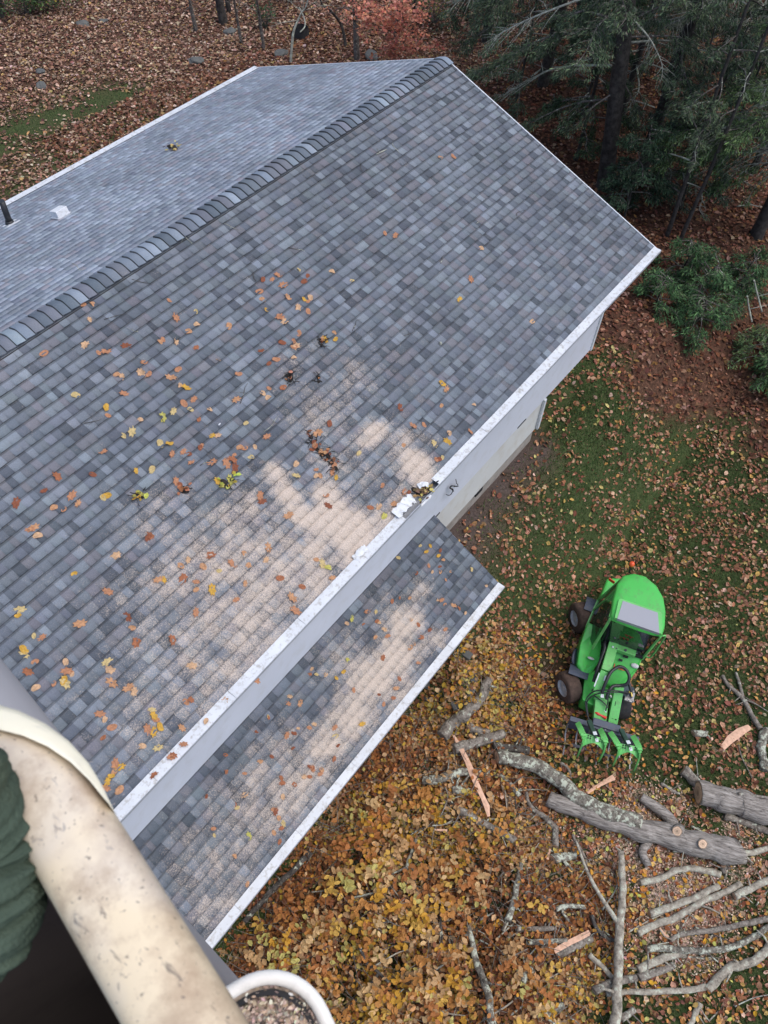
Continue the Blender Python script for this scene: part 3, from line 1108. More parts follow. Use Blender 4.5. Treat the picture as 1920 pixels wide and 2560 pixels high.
b0 = onback(25, 558)
bm = BM()
tube(bm, [b0 + Vector((0, 0, -.05)), b0 + Vector((0, 0, .42))], [.05, .05], 16)
bmesh.ops.delete(bm, geom=[f for f in bm.faces if f.normal.z > .9 and f.calc_center_median().z > b0.z + .3], context='FACES')
tube(bm, [b0 + Vector((0, 0, -.03)), b0 + Vector((0, 0, .06))], [.085, .06], 16)
vp = done('vent_pipe', bm, 'black_plastic', house)
bm = BM()
box(bm, b0 + Vector((0, -.01, .002)), (.26, .30, .01), rot=(-math.atan2(D, W), 0, 0))
done('pipe_flashing', bm, 'white', vp)
b1 = onback(152, 540)
bm = BM()
box(bm, b1 + Vector((0, 0, .06)), (.22, .21, .14), rot=(-math.atan2(D, W), 0, 0), bevel=.012)
box(bm, b1 + Vector((0, 0.0, .018)), (.26, .25, .008), rot=(-math.atan2(D, W), 0, 0))
done('roof_vent', bm, 'white', house)

# ------------------------------------------------------------------ leaves lying on the roof: every one its own object
def oak_leaf(name, L, lobed, col, jitter):
    """curled leaf with a lobed or oval outline; mesh data shared by many leaves"""
    n = 22
    out = []
    for k in range(n):
        t = 2 * math.pi * k / n
        r = .5
        rx = .30 if lobed else .33
        if lobed: r *= 1 + .24 * math.cos(7 * t + .6)
        out.append((math.cos(t) * r * 1.0, math.sin(t) * rx * (r / .5), 0))
    V = [(0, 0, 0.02)]
    for (a, b, c) in out:
        V.append((a * .5, b * .5, .02 + .05 * abs(b)))
    for (a, b, c) in out:
        V.append((a, b, .03 + jitter * .22 * abs(b) + .12 * jitter * math.sin(a * 6 + jitter * 9)))
    V += [(-.48, -.012, .03), (-.48, .012, .03), (-.72, .0, .05)]
    V = np.array(V) * L
    F3, F4 = [], []
    for k in range(n):
        j = (k + 1) % n
        F3.append((0, 1 + k, 1 + j))
        F4.append((1 + k, 1 + n + k, 1 + n + j, 1 + j))
    F3.append((1 + 2 * n, 3 + 2 * n, 2 + 2 * n))
    cc = np.clip(np.array([col] * (len(F3) + len(F4))) * (1 + .06 * RNG.standard_normal((len(F3) + len(F4), 1))), 0.01, .9)
    return npmesh(name, V, [np.array(F4), np.array(F3)], MT['leaf'], None, cc)


LC = [(0.46, 0.22, 0.12), (0.52, 0.28, 0.15), (0.36, 0.14, 0.07), (0.58, 0.37, 0.22), (0.58, 0.34, 0.06), (0.56, 0.43, 0.20), (0.25, 0.085, 0.045), (0.50, 0.46, 0.12)]
LW = [4, 4, 3, 3, 2, 2, 1.6, .8]
protos = []
for ci, c in enumerate(LC):
    for lob in (0, 1):
        o = oak_leaf('fallen_leaf', .085 if not lob else .105, lob, c, random.uniform(.3, 1.3))
        protos.append((o, ci))
used = set()
KNOW = [  # seen spots on the front slope (photograph pixels)
    (205, 762, 0), (232, 762, 1), (224, 800, 3), (110, 885, 0), (213, 864, 3), (265, 880, 0), (292, 938, 1), (315, 866, 6), (400, 855, 1), (440, 855, 3), (440, 795, 0), (470, 830, 1), (490, 780, 5), (492, 812, 3),
    (445, 925, 0), (427, 945, 1), (360, 907, 0), (372, 937, 0), (450, 965, 3), (465, 970, 4), (596, 936, 0), (545, 900, 3), (572, 816, 1), (648, 730, 0), (656, 750, 1), (657, 700, 6), (665, 776, 4), (680, 700, 0), (760, 705, 6),
    (700, 795, 0), (712, 805, 3), (747, 835, 0), (705, 858, 6), (745, 770, 3), (720, 745, 1), (760, 750, 4), (770, 755, 0), (770, 780, 0), (880, 703, 5), (830, 680, 3), (838, 850, 4), (812, 850, 4), (690, 900, 0), (735, 895, 3),
    (672, 910, 6), (707, 970, 2), (672, 972, 0), (670, 995, 3), (656, 984, 3), (590, 1000, 1), (524, 1025, 3), (476, 1025, 5), (407, 1045, 7), (460, 1010, 0), (497, 1050, 2), (265, 1020, 4), (270, 1040, 0), (330, 1080, 5), (308, 1090, 5),
    (424, 1110, 4), (400, 1110, 5), (458, 1130, 0), (500, 1120, 6), (585, 1140, 0), (530, 1090, 4), (545, 1090, 3), (600, 1120, 1), (637, 1118, 3), (612, 1122, 0), (580, 1150, 2), (566, 1160, 0), (257, 1130, 0), (340, 1178, 4),
    (380, 1175, 5), (345, 1240, 4), (350, 1235, 7), (450, 1215, 6), (460, 1228, 2), (440, 1205, 0), (545, 1205, 4), (555, 1215, 7), (575, 1200, 7), (110, 1228, 6), (180, 1240, 0), (195, 1260, 1), (160, 1275, 0), (258, 1245, 5),
    (267, 1240, 4), (85, 1320, 1), (95, 1340, 3), (75, 1325, 0), (185, 1435, 4), (370, 1345, 6), (375, 1340, 2), (395, 1450, 1), (410, 1450, 4), (45, 1540, 4), (50, 1525, 5), (85, 1590, 5), (60, 1625, 4), (60, 1637, 5), (88, 1655, 0),
    (70, 1680, 2), (160, 1702, 4), (90, 1720, 3), (135, 1710, 0), (163, 1707, 5), (275, 1675, 3), (268, 1655, 5), (320, 1720, 1), (250, 1785, 0), (262, 1798, 3), (380, 1775, 5), (385, 1790, 4), (390, 1800, 0), (384, 1830, 4), (400, 1818, 4),
    (455, 1820, 1), (465, 1755, 0), (475, 1750, 2), (355, 1866, 3), (395, 1870, 5), (288, 1910, 0), (300, 1918, 4), (286, 1930, 1), (278, 1940, 4), (268, 1955, 4), (265, 1970, 0), (298, 1975, 1), (258, 1845, 2),
    (1100, 395, 1), (1133, 393, 0), (1202, 622, 3), (1148, 750, 4), (1330, 805, 3), (988, 590, 0), (962, 585, 0), (1105, 960, 4), (1115, 975, 1), (1185, 1013, 3), (1032, 1065, 0), (1000, 1020, 6), (1103, 1015, 1), (1118, 1105, 4),
    (1085, 1110, 5), (1175, 1080, 0), (1008, 1115, 1), (1105, 1145, 5), (1090, 1150, 0), (955, 1215, 0), (790, 1175, 0), (815, 1150, 2), (835, 1165, 0), (840, 1195, 4), (800, 1190, 1), (780, 1125, 6), (800, 1130, 1), (830, 1182, 0),
    (740, 1190, 5), (790, 1190, 3), (820, 1265, 6), (815, 1240, 0), (740, 1160, 3), (720, 1290, 1), (650, 1240, 0), (655, 1255, 6), (610, 1385, 1), (670, 1370, 1), (525, 1390, 2), (530, 1475, 4), (490, 1475, 1), (580, 1410, 0), (730, 1495, 1),
    (470, 1400, 3), (805, 1410, 5), (820, 1420, 7), (790, 1400, 1), (830, 1445, 1), (960, 1290, 7), (925, 1270, 2), (985, 1260, 1), (1010, 1230, 0), (1022, 1233, 6), (290, 1390, 3), (270, 1480, 0), (200, 1560, 1), (330, 1570, 1), (480, 1665, 3),
    (590, 1500, 0), (430, 1600, 2), (560, 1760, 1), (640, 1700, 0)]
GRP = 'leaves fallen on the front roof slope'
cnt = 0


def rest_leaf(P, nrm, ci, label, group, sc=1.0):
    global cnt
    o, _ = random.choice([p for p in protos if p[1] == ci])
    if o.name not in used:
        used.add(o.name)
    else:
        o = o.copy(); COL.objects.link(o)
    q = Vector((0, 0, 1)).rotation_difference(Vector(nrm)).to_euler()
    m_ = Matrix.Translation(Vector(P)) @ q.to_matrix().to_4x4() @ Matrix.Rotation(random.uniform(0, 6.28), 4, 'Z') @ Matrix.Rotation(random.gauss(0, .18), 4, 'X') @ Matrix.Diagonal((sc, sc, sc, 1))
    o.matrix_world = m_
    tag(o, label, 'leaf', group)
    cnt += 1
    return o


KIND = ['orange brown', 'tan orange', 'russet', 'pale tan', 'golden yellow', 'straw coloured', 'dark red brown', 'yellow green']
for _ in range(70):
    u_, v_, c_ = random.choice(KNOW)
    u_ += random.gauss(0, 45); v_ += random.gauss(0, 45)
    x_, s_ = onroof(u_, v_)
    if .3 < s_ < 4.9 and u_ > 0: KNOW.append((u_, v_, random.choice([0, 0, 1, 2, 3, 3, 6, 5])))
for (u, v, ci) in KNOW:
    rest_leaf(roofpt(u, v, .012), ndv, ci, '%s dry leaf lying on the grey shingles of the front roof slope' % KIND[ci], '%s leaves on the front roof slope' % KIND[ci], random.uniform(.8, 1.4))
PK = []
for _ in range(95):
    t = random.random()
    s_ = random.uniform(.08, .97)
    x = PXR - .4 - 5.6 * t
    PK.append((x, s_ * PSL))
for (u, v, ci) in [(1075, 1365, 4), (1065, 1380, 4), (1100, 1377, 6), (1095, 1390, 4), (1050, 1365, 5), (1125, 1430, 1), (995, 1395, 5), (1080, 1430, 3), (1178, 1424, 5), (1215, 1465, 3), (1100, 1430, 1)]:
    PK.append((*onporch(u, v), ci))
for q in PK:
    ci = q[2] if len(q) > 2 else random.choices(range(8), [4, 3, 4, 2, 1.5, 1.5, 3, 1])[0]
    P = np.array([q[0], PY0, PZ0]) + q[1] * psd + .012 * pnd
    rest_leaf(P, pnd, ci, '%s dry leaf lying on the narrow porch roof' % KIND[ci], '%s leaves on the porch roof' % KIND[ci], random.uniform(.65, 1.05))
for u, v, ci in [(440, 1845, 0), (420, 1878, 2), (422, 1890, 0), (516, 1806, 3), (380, 1935, 2)]:
    x, s_ = onroof(u, v)
    rest_leaf((x, -W - .05, HE + .035), (0, 0, 1), ci, '%s leaf lying on the white gutter guard of the main eave' % KIND[ci], '%s leaves on the main gutter guard' % KIND[ci], .9)
for o, ci in protos:                      # leaves of a kind that found no place
    if o.name not in used: bpy.data.objects.remove(o)

# dark clumps of rotten debris on the front slope
def clump(name, spots, label, cat, cols, tw=14, r=.05, lv=10, pt=roofpt):
    t = empty(name, pt(*spots[0], .0))
    tag(t, label, cat)
    o0 = Vector(t.location)
    bm = BM()
    for (u, v) in spots:
        p = Vector(pt(u, v, .012)) - o0
        for k in range(max(2, tw // len(spots))):
            a = p + Vector((random.gauss(0, r), random.gauss(0, r), random.uniform(0, .02)))
            d = Vector((random.gauss(0, 1), random.gauss(0, 1), random.gauss(0, .3))).normalized() * random.uniform(.04, .12)
            tube(bm, smooth_path([a, a + d * .5 + Vector((random.gauss(0, .012), random.gauss(0, .012), .01)), a + d], 2), random.uniform(.002, .005), 4)
        if lv < 30:
            bmesh.ops.create_icosphere(bm, subdivisions=2, radius=r * 1.0, matrix=Matrix.Translation(p + Vector((random.gauss(0, r * .3), random.gauss(0, r * .3), 0))) @ Matrix.Rotation(random.random() * 3, 4, 'Z') @ Matrix.Diagonal((1.5, .8, .4, 1)))
    for v_ in bm.verts: v_.co += Vector((random.gauss(0, .003), random.gauss(0, .003), random.gauss(0, .003)))
    done('twigs', bm, 'rot', t)
    P = np.array([(Vector(pt(*random.choice(spots), .02)) - o0 + Vector((random.gauss(0, r * 1.3), random.gauss(0, r * 1.3), random.uniform(0, .03))))[:] for _ in range(lv)])
    leaves('leaves', P, RNG.uniform(.045, .09, lv), cols, [1] * len(cols), .7, 'leaf', t)
    return t


BRN = [(0.40, 0.17, 0.09), (0.5, 0.26, 0.14), (0.22, .08, .05)]
clump('debris_clump', [(778, 1090), (785, 1105), (790, 1125), (805, 1135), (820, 1140), (828, 1155), (838, 1170)], 'long dark clump of rotten bark and leaves on the middle of the roof', 'debris', BRN, 60, .035, 20)
clump('debris_clump', [(722, 940), (727, 952)], 'small black tuft of rotten twigs above the large dark clump', 'debris', BRN, 26, .028, 3)
clump('debris_clump', [(795, 943), (797, 955)], 'tiny dark tuft of twigs just right of the black tuft', 'debris', BRN, 12, .02, 1)
clump('debris_clump', [(800, 850), (803, 862)], 'dark brown bark flakes beside the yellow leaf high on the roof', 'debris', BRN, 16, .022, 4)
clump('leaf_spray', [(555, 1205), (570, 1215), (578, 1200)], 'green and yellow leaf spray on the lower left of the roof', 'leaf cluster', [(0.42, 0.44, 0.08), (0.5, 0.36, 0.06), (.5, .48, .14)], 10, .04, 14)
clump('leaf_spray', [(345, 1235), (350, 1245)], 'yellow green leaf pair left of the larger green leaf spray', 'leaf cluster', [(0.46, 0.46, 0.10), (0.5, 0.30, 0.06)], 6, .03, 7)
clump('leaf_spray', [(455, 1222), (462, 1230)], 'rust coloured bunch of dry leaves on the roof', 'leaf cluster', [(0.42, 0.18, 0.09)], 6, .035, 9)
clump('leaf_spray', [(432, 370), (436, 374)], 'yellow leaf cluster alone on the back roof slope', 'leaf cluster', [(0.60, 0.50, 0.22), (0.55, 0.42, 0.12)], 10, .06, 12, pt=lambda u, v, h=0: tuple(onback(u, v) + Vector((0, 0, h))))
clump('gutter_debris', [(1035, 1225), (1045, 1235), (1055, 1232), (1068, 1222)], 'wet brown leaves and dirt filling the gap in the torn gutter guard', 'debris', [(.22, .13, .08), (.35, .22, .10), (.45, .38, .12), (.14, .09, .06)], 20, .04, 26)
# loose twigs on the roof
TW = [(345, 830, 240), (640, 705, 300), (950, 395, 5), (660, 1080, 350), (410, 1058, 300), (210, 1060, 30), (1190, 560, 10), (1290, 540, 0), (720, 620, 40), (560, 560, 60), (880, 830, 340), (1010, 840, 20),
      (980, 360, 120), (1100, 660, 320), (905, 430, 310), (480, 610, 280), (330, 700, 50), (260, 800, 20), (180, 660, 80), (600, 1010, 350), (500, 1165, 20)]
for i, (u, v, a) in enumerate(TW):
    t = random.uniform(.12, .3)
    p = Vector(roofpt(u, v, .014))
    xd = Vector((1, 0, 0)); s2 = Vector(sdv)
    bm = BM()
    ca, sa = math.cos(math.radians(a)), math.sin(math.radians(a))
    q = [p]
    for k in range(4):
        q.append(q[-1] + (xd * ca + s2 * sa + (xd * random.gauss(0, .3) + s2 * random.gauss(0, .3))) * (t / 4))
    tube(bm, q, [.005, .0045, .004, .003, .0015], 5)
    tube(bm, [q[2], q[2] + (xd * random.gauss(0, 1) + s2 * random.gauss(0, 1)) * t * .2 + Vector((0, 0, .02))], [.003, .001], 4)
    tag(done('twig', bm, 'bark_dark' if i % 3 else 'dead'), 'thin broken twig lying loose on the front roof slope', 'twig', 'twigs lying on the roof')
for u, v, l in [(940, 388, 'pale two pronged stick near the top of the front roof slope')]:
    bm = BM()
    p = Vector(roofpt(u, v, .02))
    tube(bm, [p, p + Vector((.12, -.02, 0)), p + Vector((.24, -.03, -.01))], [.008, .011, .004], 6)
    tube(bm, [p + Vector((.08, 0, 0)), p + Vector((.11, .08, .03))], [.006, .002], 5)
    tag(done('stick', bm, 'dead'), l, 'stick')
bm = BM()
p = Vector(roofpt(549, 1061, .012))
box(bm, p, (.055, .016, .012), rot=(0, .3, .35), bevel=.003)
tag(done('white_chip', bm, 'white'), 'small white rectangular scrap left of centre on the roof', 'scrap')
bm = BM()
p = Vector(roofpt(1100, 860, .02))
box(bm, p, (.05, .035, .03), rot=(.3, .3, .8), bevel=.004)
tag(done('bark_chip', bm, 'dead'), 'grey green bark chip alone on the right part of the roof', 'bark chip')


# ================================================================== LOADER
MT['green'] = paint('bright_green_paint', (0.075, 0.50, 0.085), 0.38, 0.05, 3.0, (0.13, 0.17, 0.09), 0.5, 9.0)
MT['green2'] = paint('pale_green_paint', (0.15, 0.54, 0.14), 0.45, 0.07, 3.0, (0.16, 0.17, 0.12), 0.55, 12.0)
MT['dark_green'] = paint('dark_green_cylinder', (0.035, 0.075, 0.05), 0.5, 0.15)
MT['slate'] = paint('slate_grey_plastic', (0.065, 0.08, 0.115), 0.5, 0.12, 6.0, (0.16, 0.13, 0.11), 0.4, 14.0)
MT['tyre'] = paint('muddy_tyre_rubber', (0.085, 0.055, 0.042), 0.95, 0.3, 14.0, (0.15, 0.095, 0.07), 0.8, 9.0, bump=0.5, bump_scale=40)
MT['tyre_dark'] = paint('tyre_rubber', (0.022, 0.022, 0.024), 0.9, 0.3, 14.0, (0.06, 0.045, 0.035), 0.6, 12.0, bump=0.5, bump_scale=40)
MT['rim'] = paint('pale_wheel_rim', (0.55, 0.56, 0.56), 0.5, 0.06, 8.0, (0.25, 0.18, 0.13), 0.6, 12.0)
MT['steel'] = paint('worn_steel', (0.34, 0.33, 0.33), 0.4, 0.2, 12.0, (0.12, 0.09, 0.07), 0.6, 18.0, metallic=0.6)
MT['steel_dark'] = paint('dark_steel', (0.10, 0.105, 0.12), 0.5, 0.2, 12.0, (0.14, 0.09, 0.06), 0.5, 16.0, metallic=0.2)
MT['sticker'] = paint('white_sticker', (0.74, 0.78, 0.80), 0.4, 0.04, 8.0, (0.35, 0.38, 0.4), 0.5, 60.0)
MT['red'] = paint('red_paint', (0.62, 0.05, 0.035), 0.4, 0.08)
MT['orange'] = paint('orange_red_lens', (0.75, 0.10, 0.03), 0.25, 0.05)
MT['seat'] = paint('black_seat', (0.02, 0.02, 0.022), 0.7, 0.3, 10.0)


def glass(name, c, alpha_, rough=.03):
    m, nt, b = newmat(name)
    b.inputs['Base Color'].default_value = (*c, 1)
    b.inputs['Roughness'].default_value = rough
    b.inputs['Specular IOR Level'].default_value = .8
    b.inputs['Coat Weight'].default_value = .6
    tr = nt.nodes.new('ShaderNodeBsdfTransparent')
    tr.inputs[0].default_value = (.6, .68, .66, 1)
    ms = nt.nodes.new('ShaderNodeMixShader')
    ms.inputs[0].default_value = alpha_
    nt.links.new(b.outputs[0], ms.inputs[1]); nt.links.new(tr.outputs[0], ms.inputs[2])
    nt.links.new(ms.outputs[0], nt.nodes['Material Output'].inputs[0])
    return m


MT['glass_dark'] = glass('tinted_glass', (0.012, 0.017, 0.018), .24)
MT['glass_roof'] = glass('roof_window_glass', (0.40, 0.40, 0.43), .10, .10)  # pale base colour stands in for reflected sky and trees

LZ = float(gz(-4.4, -7.7))
loader = empty('compact_loader', (-5.08, -7.87, LZ), math.atan2(-.276, -.961))
tag(loader, 'bright green compact loader with cab and log grapple parked on the leafy lawn', 'loader')


def wheel(x, y, side, mat, steer=0.0, r=.295, w=.27, camber=0.0):
    """side: +1 the outer face looks to +y"""
    t = empty('wheel', (x, y, r - .01), steer)
    t.rotation_euler = (camber, 0, steer)
    t.parent = loader
    prof = [(.0, -.5), (.16, -.5), (.185, -.49), (.24, -.5), (.272, -.46), (.288, -.40), (.293, -.3), (.295, 0), (.293, .3), (.288, .40), (.272, .46), (.24, .5), (.185, .49)]
    bm = BM()
    seg = 44
    rings = []
    for (rr, yy) in prof:
        ring = []
        for k in range(seg):
            a = 2 * math.pi * k / seg
            R2 = rr
            if rr > .28: R2 = rr + (.008 if (k % 2 == 0) else -.004)
            ring.append(bm.verts.new((math.cos(a) * R2, yy * w, math.sin(a) * R2)))
        rings.append(ring)
    for i in range(len(rings) - 1):
        for k in range(seg):
            j = (k + 1) % seg
            if rings[i] is rings[0] and prof[i][0] == 0: continue
            f = bm.faces.new((rings[i][k], rings[i][j], rings[i + 1][j], rings[i + 1][k])); f.smooth = True
    bmesh.ops.recalc_face_normals(bm, faces=bm.faces)
    done('tyre', bm, mat, t)
    bm = BM()
    prof = [(.188, .485), (.182, .47), (.165, .38), (.15, .33), (.07, .33), (.06, .40), (.035, .42), (.001, .42)]
    rings = []
    for (rr, yy) in prof:
        rings.append([bm.verts.new((math.cos(2 * math.pi * k / 32) * rr, yy * w * side, math.sin(2 * math.pi * k / 32) * rr)) for k in range(32)])
    for i in range(len(rings) - 1):
        for k in range(32):
            j = (k + 1) % 32
            f = bm.faces.new((rings[i][k], rings[i][j], rings[i + 1][j], rings[i + 1][k]))
    for k in range(5):
        a = 2 * math.pi * k / 5
        bmesh.ops.create_icosphere(bm, subdivisions=1, radius=.012, matrix=Matrix.Translation((math.cos(a) * .11, .345 * w * side, math.sin(a) * .11)))
    bmesh.ops.recalc_face_normals(bm, faces=bm.faces)
    done('rim', bm, 'rim', t)


wheel(0.05, -.50, -1, 'tyre', .72, .30, .27, -.10)
wheel(-.02, .47, 1, 'tyre_dark', .42)
wheel(-1.46, -.64, -1, 'tyre', .60, .33, .3, -.08)
wheel(-1.50, .50, 1, 'tyre_dark', .10)


def arcfender(name, x, y0, y1, r0, a0, a1, mat='slate', zc=.29):
    bm = BM()
    n = 10
    prev = None
    for k in range(n + 1):
        a = math.radians(a0 + (a1 - a0) * k / n)
        row = []
        for rr in (r0, r0 + .02):
            for yy in (y0, y1):
                row.append(bm.verts.new((x + math.cos(a) * rr, yy, zc + math.sin(a) * rr)))
        if prev:
            for (i, j) in ((0, 1), (1, 3), (3, 2), (2, 0)):
                bm.faces.new((prev[i], prev[j], row[j], row[i]))
        else:
            bm.faces.new((row[0], row[1], row[3], row[2]))
        prev = row
    bm.faces.new((prev[0], prev[2], prev[3], prev[1]))
    bmesh.ops.recalc_face_normals(bm, faces=bm.faces)
    return done(name, bm, mat, loader)


arcfender('fender', -.05, -.60, -.24, .325, 88, 165)
arcfender('fender', -.02, .34, .62, .325, 85, 165)
arcfender('fender', -1.56, -.66, -.42, .345, 75, 165)
arcfender('fender', -1.50, .42, .66, .34, 20, 165)
bm = BM()
prism(bm, [(-.35, -.32), (.30, -.22), (.34, -.05), (.30, .24), (-.35, .32)], .14, .50, .02)
done('front_frame', bm, 'green', loader)
bm = BM()
prism(bm, [(-2.15, -.42), (-1.62, -.46), (-1.62, .46), (-2.15, .42), (-2.25, .2), (-2.25, -.2)], .18, .92, .05)
done('engine_hood', bm, 'green', loader)
bm = BM()
box(bm, (-.75, 0, .32), (.9, .45, .28)); box(bm, (-1.2, 0, .42), (.8, .80, .42))
box(bm, (0, 0, .29), (.09, .8, .09)); box(bm, (-1.5, 0, .29), (.09, .8, .09))
done('chassis', bm, 'seat', loader)
# right-hand body wing (image left) and left-hand nose with head lamps
bm = BM()
zt = lambda x, y: .98 - max(0, (x + .62)) * .85
prism(bm, [(-1.02, -.55), (-.98, -.30), (-.62, -.20), (-.42, -.14), (-.20, -.22), (-.14, -.34), (-.26, -.50), (-.55, -.56)], .30, zt, .035)
sp = done('side_wing', bm, 'green', loader)
bm = BM()
tube(bm, [(-.44, -.585, .58), (-.44, -.55, .60)], [.155, .165], 24, flat=.62)
done('vent_panel', bm, 'slate', sp)
bm = BM()
bmesh.ops.create_uvsphere(bm, u_segments=16, v_segments=8, radius=.055, matrix=Matrix.Translation((-.40, -.30, .80)) @ Matrix.Rotation(-.7, 4, 'Y') @ Matrix.Diagonal((.75, 1.2, .4, 1)))
done('headlight', bm, 'rim', sp)
bm = BM()
zt = lambda x, y: 1.0 - max(0, (x + .60)) * .75
prism(bm, [(-.73, .16), (-.73, .56), (-.70, .57), (-.45, .53), (-.22, .44), (-.10, .30), (-.10, .06), (-.22, .05), (-.62, .07)], .32, zt, .045)
ns = done('nose_cowl', bm, 'green', loader)
bm = BM()
bmesh.ops.create_uvsphere(bm, u_segments=16, v_segments=8, radius=.06, matrix=Matrix.Translation((-.50, .47, .915)) @ Matrix.Rotation(.6, 4, 'Y') @ Matrix.Diagonal((.75, 1.2, .4, 1)))
done('headlight', bm, 'rim', ns)
bm = BM()
for k in range(5):          # red slanted lettering strokes
    x0 = -.395; y0 = .135 + k * .038
    h_ = zt(x0, 0) + .004
    beam(bm, (x0 + .028, y0, h_ - .019), (x0 - .028, y0 + (.03 if k % 2 else -.01), h_ + .023), .015, .004)
beam(bm, (x0 + .03, .12, h_ - .02), (x0 + .02, .33, h_ - .013), .008, .004)
done('red_lettering', bm, 'red', ns)
bm = BM()
box(bm, (-.60, .26, 1.005), (.11, .09, .02)); box(bm, (-.50, .20, .935), (.04, .07, .012), rot=(0, .64, 0))
done('hood_opening', bm, 'dark', ns)
bm = BM()
box(bm, (-.70, .46, 1.02), (.09, .08, .05), bevel=.01)
nk = done('fluid_reservoir', bm, 'sticker', loader)
bm = BM()
tube(bm, [(-.67, .47, 1.04), (-.67, .47, 1.075)], [.025, .025], 12)
done('cap', bm, 'seat', nk)
# cab
RO = [(-1.67, -.10), (-1.55, -.27), (-1.33, -.335), (-1.0, -.335), (-.66, -.30), (-.595, -.26), (-.585, -.05), (-.575, .2), (-.585, .45), (-.62, .61), (-.80, .625), (-1.1, .585), (-1.36, .50), (-1.57, .33), (-1.69, .10)]
cab = empty('cab', (0, 0, 0)); cab.parent = loader
dome = lambda x, y: 2.03 + .045 * max(0, 1 - ((x + 1.12) / .62) ** 2) * max(0, 1 - ((y - .14) / .52) ** 2)
bm = BM()
# domed roof: concentric rings of the outline
cx_, cy_ = -1.12, .14
rg = []
for f_, z_ in ((1.0, 1.955), (1.01, 1.985), (.985, 2.02), (.93, None), (.75, None), (.5, None), (.25, None)):
    rg.append([bm.verts.new((cx_ + (x - cx_) * f_, cy_ + (y - cy_) * f_, z_ if z_ else dome(cx_ + (x - cx_) * f_, cy_ + (y - cy_) * f_))) for x, y in RO])
for i in range(len(rg) - 1):
    for k in range(len(RO)):
        j = (k + 1) % len(RO)
        f = bm.faces.new((rg[i][k], rg[i][j], rg[i + 1][j], rg[i + 1][k])); f.smooth = i >= 2
bm.faces.new(rg[-1]); bm.faces.new(list(reversed(rg[0])))
bmesh.ops.recalc_face_normals(bm, faces=bm.faces)
rf = done('cab_roof', bm, 'green', cab)
bm = BM()
prism(bm, [(-1.02, -.215), (-1.03, .49), (-.99, .52), (-.595, .585), (-.59, -.235), (-.98, -.245)], 2.03, lambda x, y: 2.078 + (x + .95) * .05)
done('window_surround', bm, 'green2', rf)
bm = BM()
prism(bm, [(-.985, -.175), (-.99, .445), (-.588, .545), (-.583, -.19)], 2.035, lambda x, y: 2.085 + (x + .95) * .05)
done('roof_window', bm, 'glass_roof', rf)
# pillars
bm = BM()
beam(bm, (-.63, -.28, 1.97), (-.50, -.34, .98), .045, .035, bevel=.006)
beam(bm, (-.62, .60, 1.97), (-.66, .56, .95), .045, .035, bevel=.006)
beam(bm, (-1.52, -.26, 1.97), (-1.62, -.40, .9), .05, .04, bevel=.006)
beam(bm, (-1.50, .36, 1.97), (-1.60, .44, .9), .05, .04, bevel=.006)
done('cab_pillars', bm, 'green2', cab)
bm = BM()
f = [bm.verts.new(p) for p in ((-.605, -.25, 1.96), (-.60, .58, 1.96), (-.70, .56, 1.03), (-.66, -.24, 1.03))]
bm.faces.new(f)
done('windshield', bm, 'glass_dark', cab)
bm = BM()
f = [bm.verts.new(p) for p in ((-.66, -.30, 1.95), (-1.5, -.28, 1.95), (-1.60, -.47, .9), (-1.02, -.53, .75), (-.56, -.36, .98))]
bm.faces.new(f)
dg = done('side_door_glass', bm, 'glass_dark', cab)
bm = BM()
for a, b in (((-.66, -.31, 1.95), (-1.5, -.29, 1.95)), ((-1.5, -.29, 1.95), (-1.60, -.48, .9)), ((-1.60, -.48, .9), (-1.02, -.54, .75)), ((-1.3, -.295, 1.95), (-1.38, -.505, .85))):
    beam(bm, a, b, .022, .022)
done('door_frame', bm, 'green2', dg)
bm = BM()
f = [bm.verts.new(p) for p in ((-.66, .61, 1.95), (-1.45, .42, 1.95), (-1.6, .5, .95), (-.66, .58, .95))]
bm.faces.new(f)
done('side_window', bm, 'glass_dark', cab)
bm = BM()
box(bm, (-1.18, .12, .80), (.42, .46, .14), bevel=.04); box(bm, (-1.42, .12, 1.15), (.12, .44, .62), rot=(0, -.15, 0), bevel=.04)
box(bm, (-1.0, .14, .62), (.9, .7, .05))
done('seat', bm, 'seat', cab)
bm = BM()
tube(bm, smooth_path([(-.83 + .15 * math.cos(a), .16 + .15 * math.sin(a), 1.18 + .06 * math.cos(a)) for a in [k * math.pi / 4 for k in range(9)]], 2), .011, 6)
tube(bm, [(-.83, .16, 1.18), (-.74, .16, .85)], .02, 8)
box(bm, (-.72, .17, .98), (.10, .66, .10), bevel=.02)
done('steering_wheel', bm, 'seat', cab)
bm = BM()
tube(bm, smooth_path([(-.66, .63, 1.93), (-.70, .69, 1.90), (-.72, .70, 1.6), (-.74, .70, 1.05), (-.75, .66, .93), (-.78, .59, .94)], 4), .014, 8)
tube(bm, [(-.63, .60, 1.93), (-.66, .58, .96)], .012, 8)
done('grab_rail', bm, 'green2', cab)
bm = BM()
beam(bm, (-.60, -.20, 1.045), (-.645, .55, 1.045), .05, .05)
done('wiper_cowl', bm, 'seat', cab)
bm = BM()
tube(bm, [(-1.66, -.18, 2.0), (-1.72, -.20, 2.12), (-1.72, -.20, 2.16)], [.016, .016, .045], 12)
bs = done('beacon_stalk', bm, 'seat', cab)
bm = BM()
tube(bm, [(-1.72, -.20, 2.16), (-1.72, -.20, 2.20), (-1.72, -.20, 2.235), (-1.72, -.20, 2.25)], [.05, .052, .04, .015], 16)
done('beacon_lens', bm, 'orange', bs)
bm = BM()
box(bm, (-1.63, -.40, 1.62), (.02, .13, .075), rot=(.0, 0, -.35), bevel=.005)
done('rear_reflector', bm, 'orange', cab)
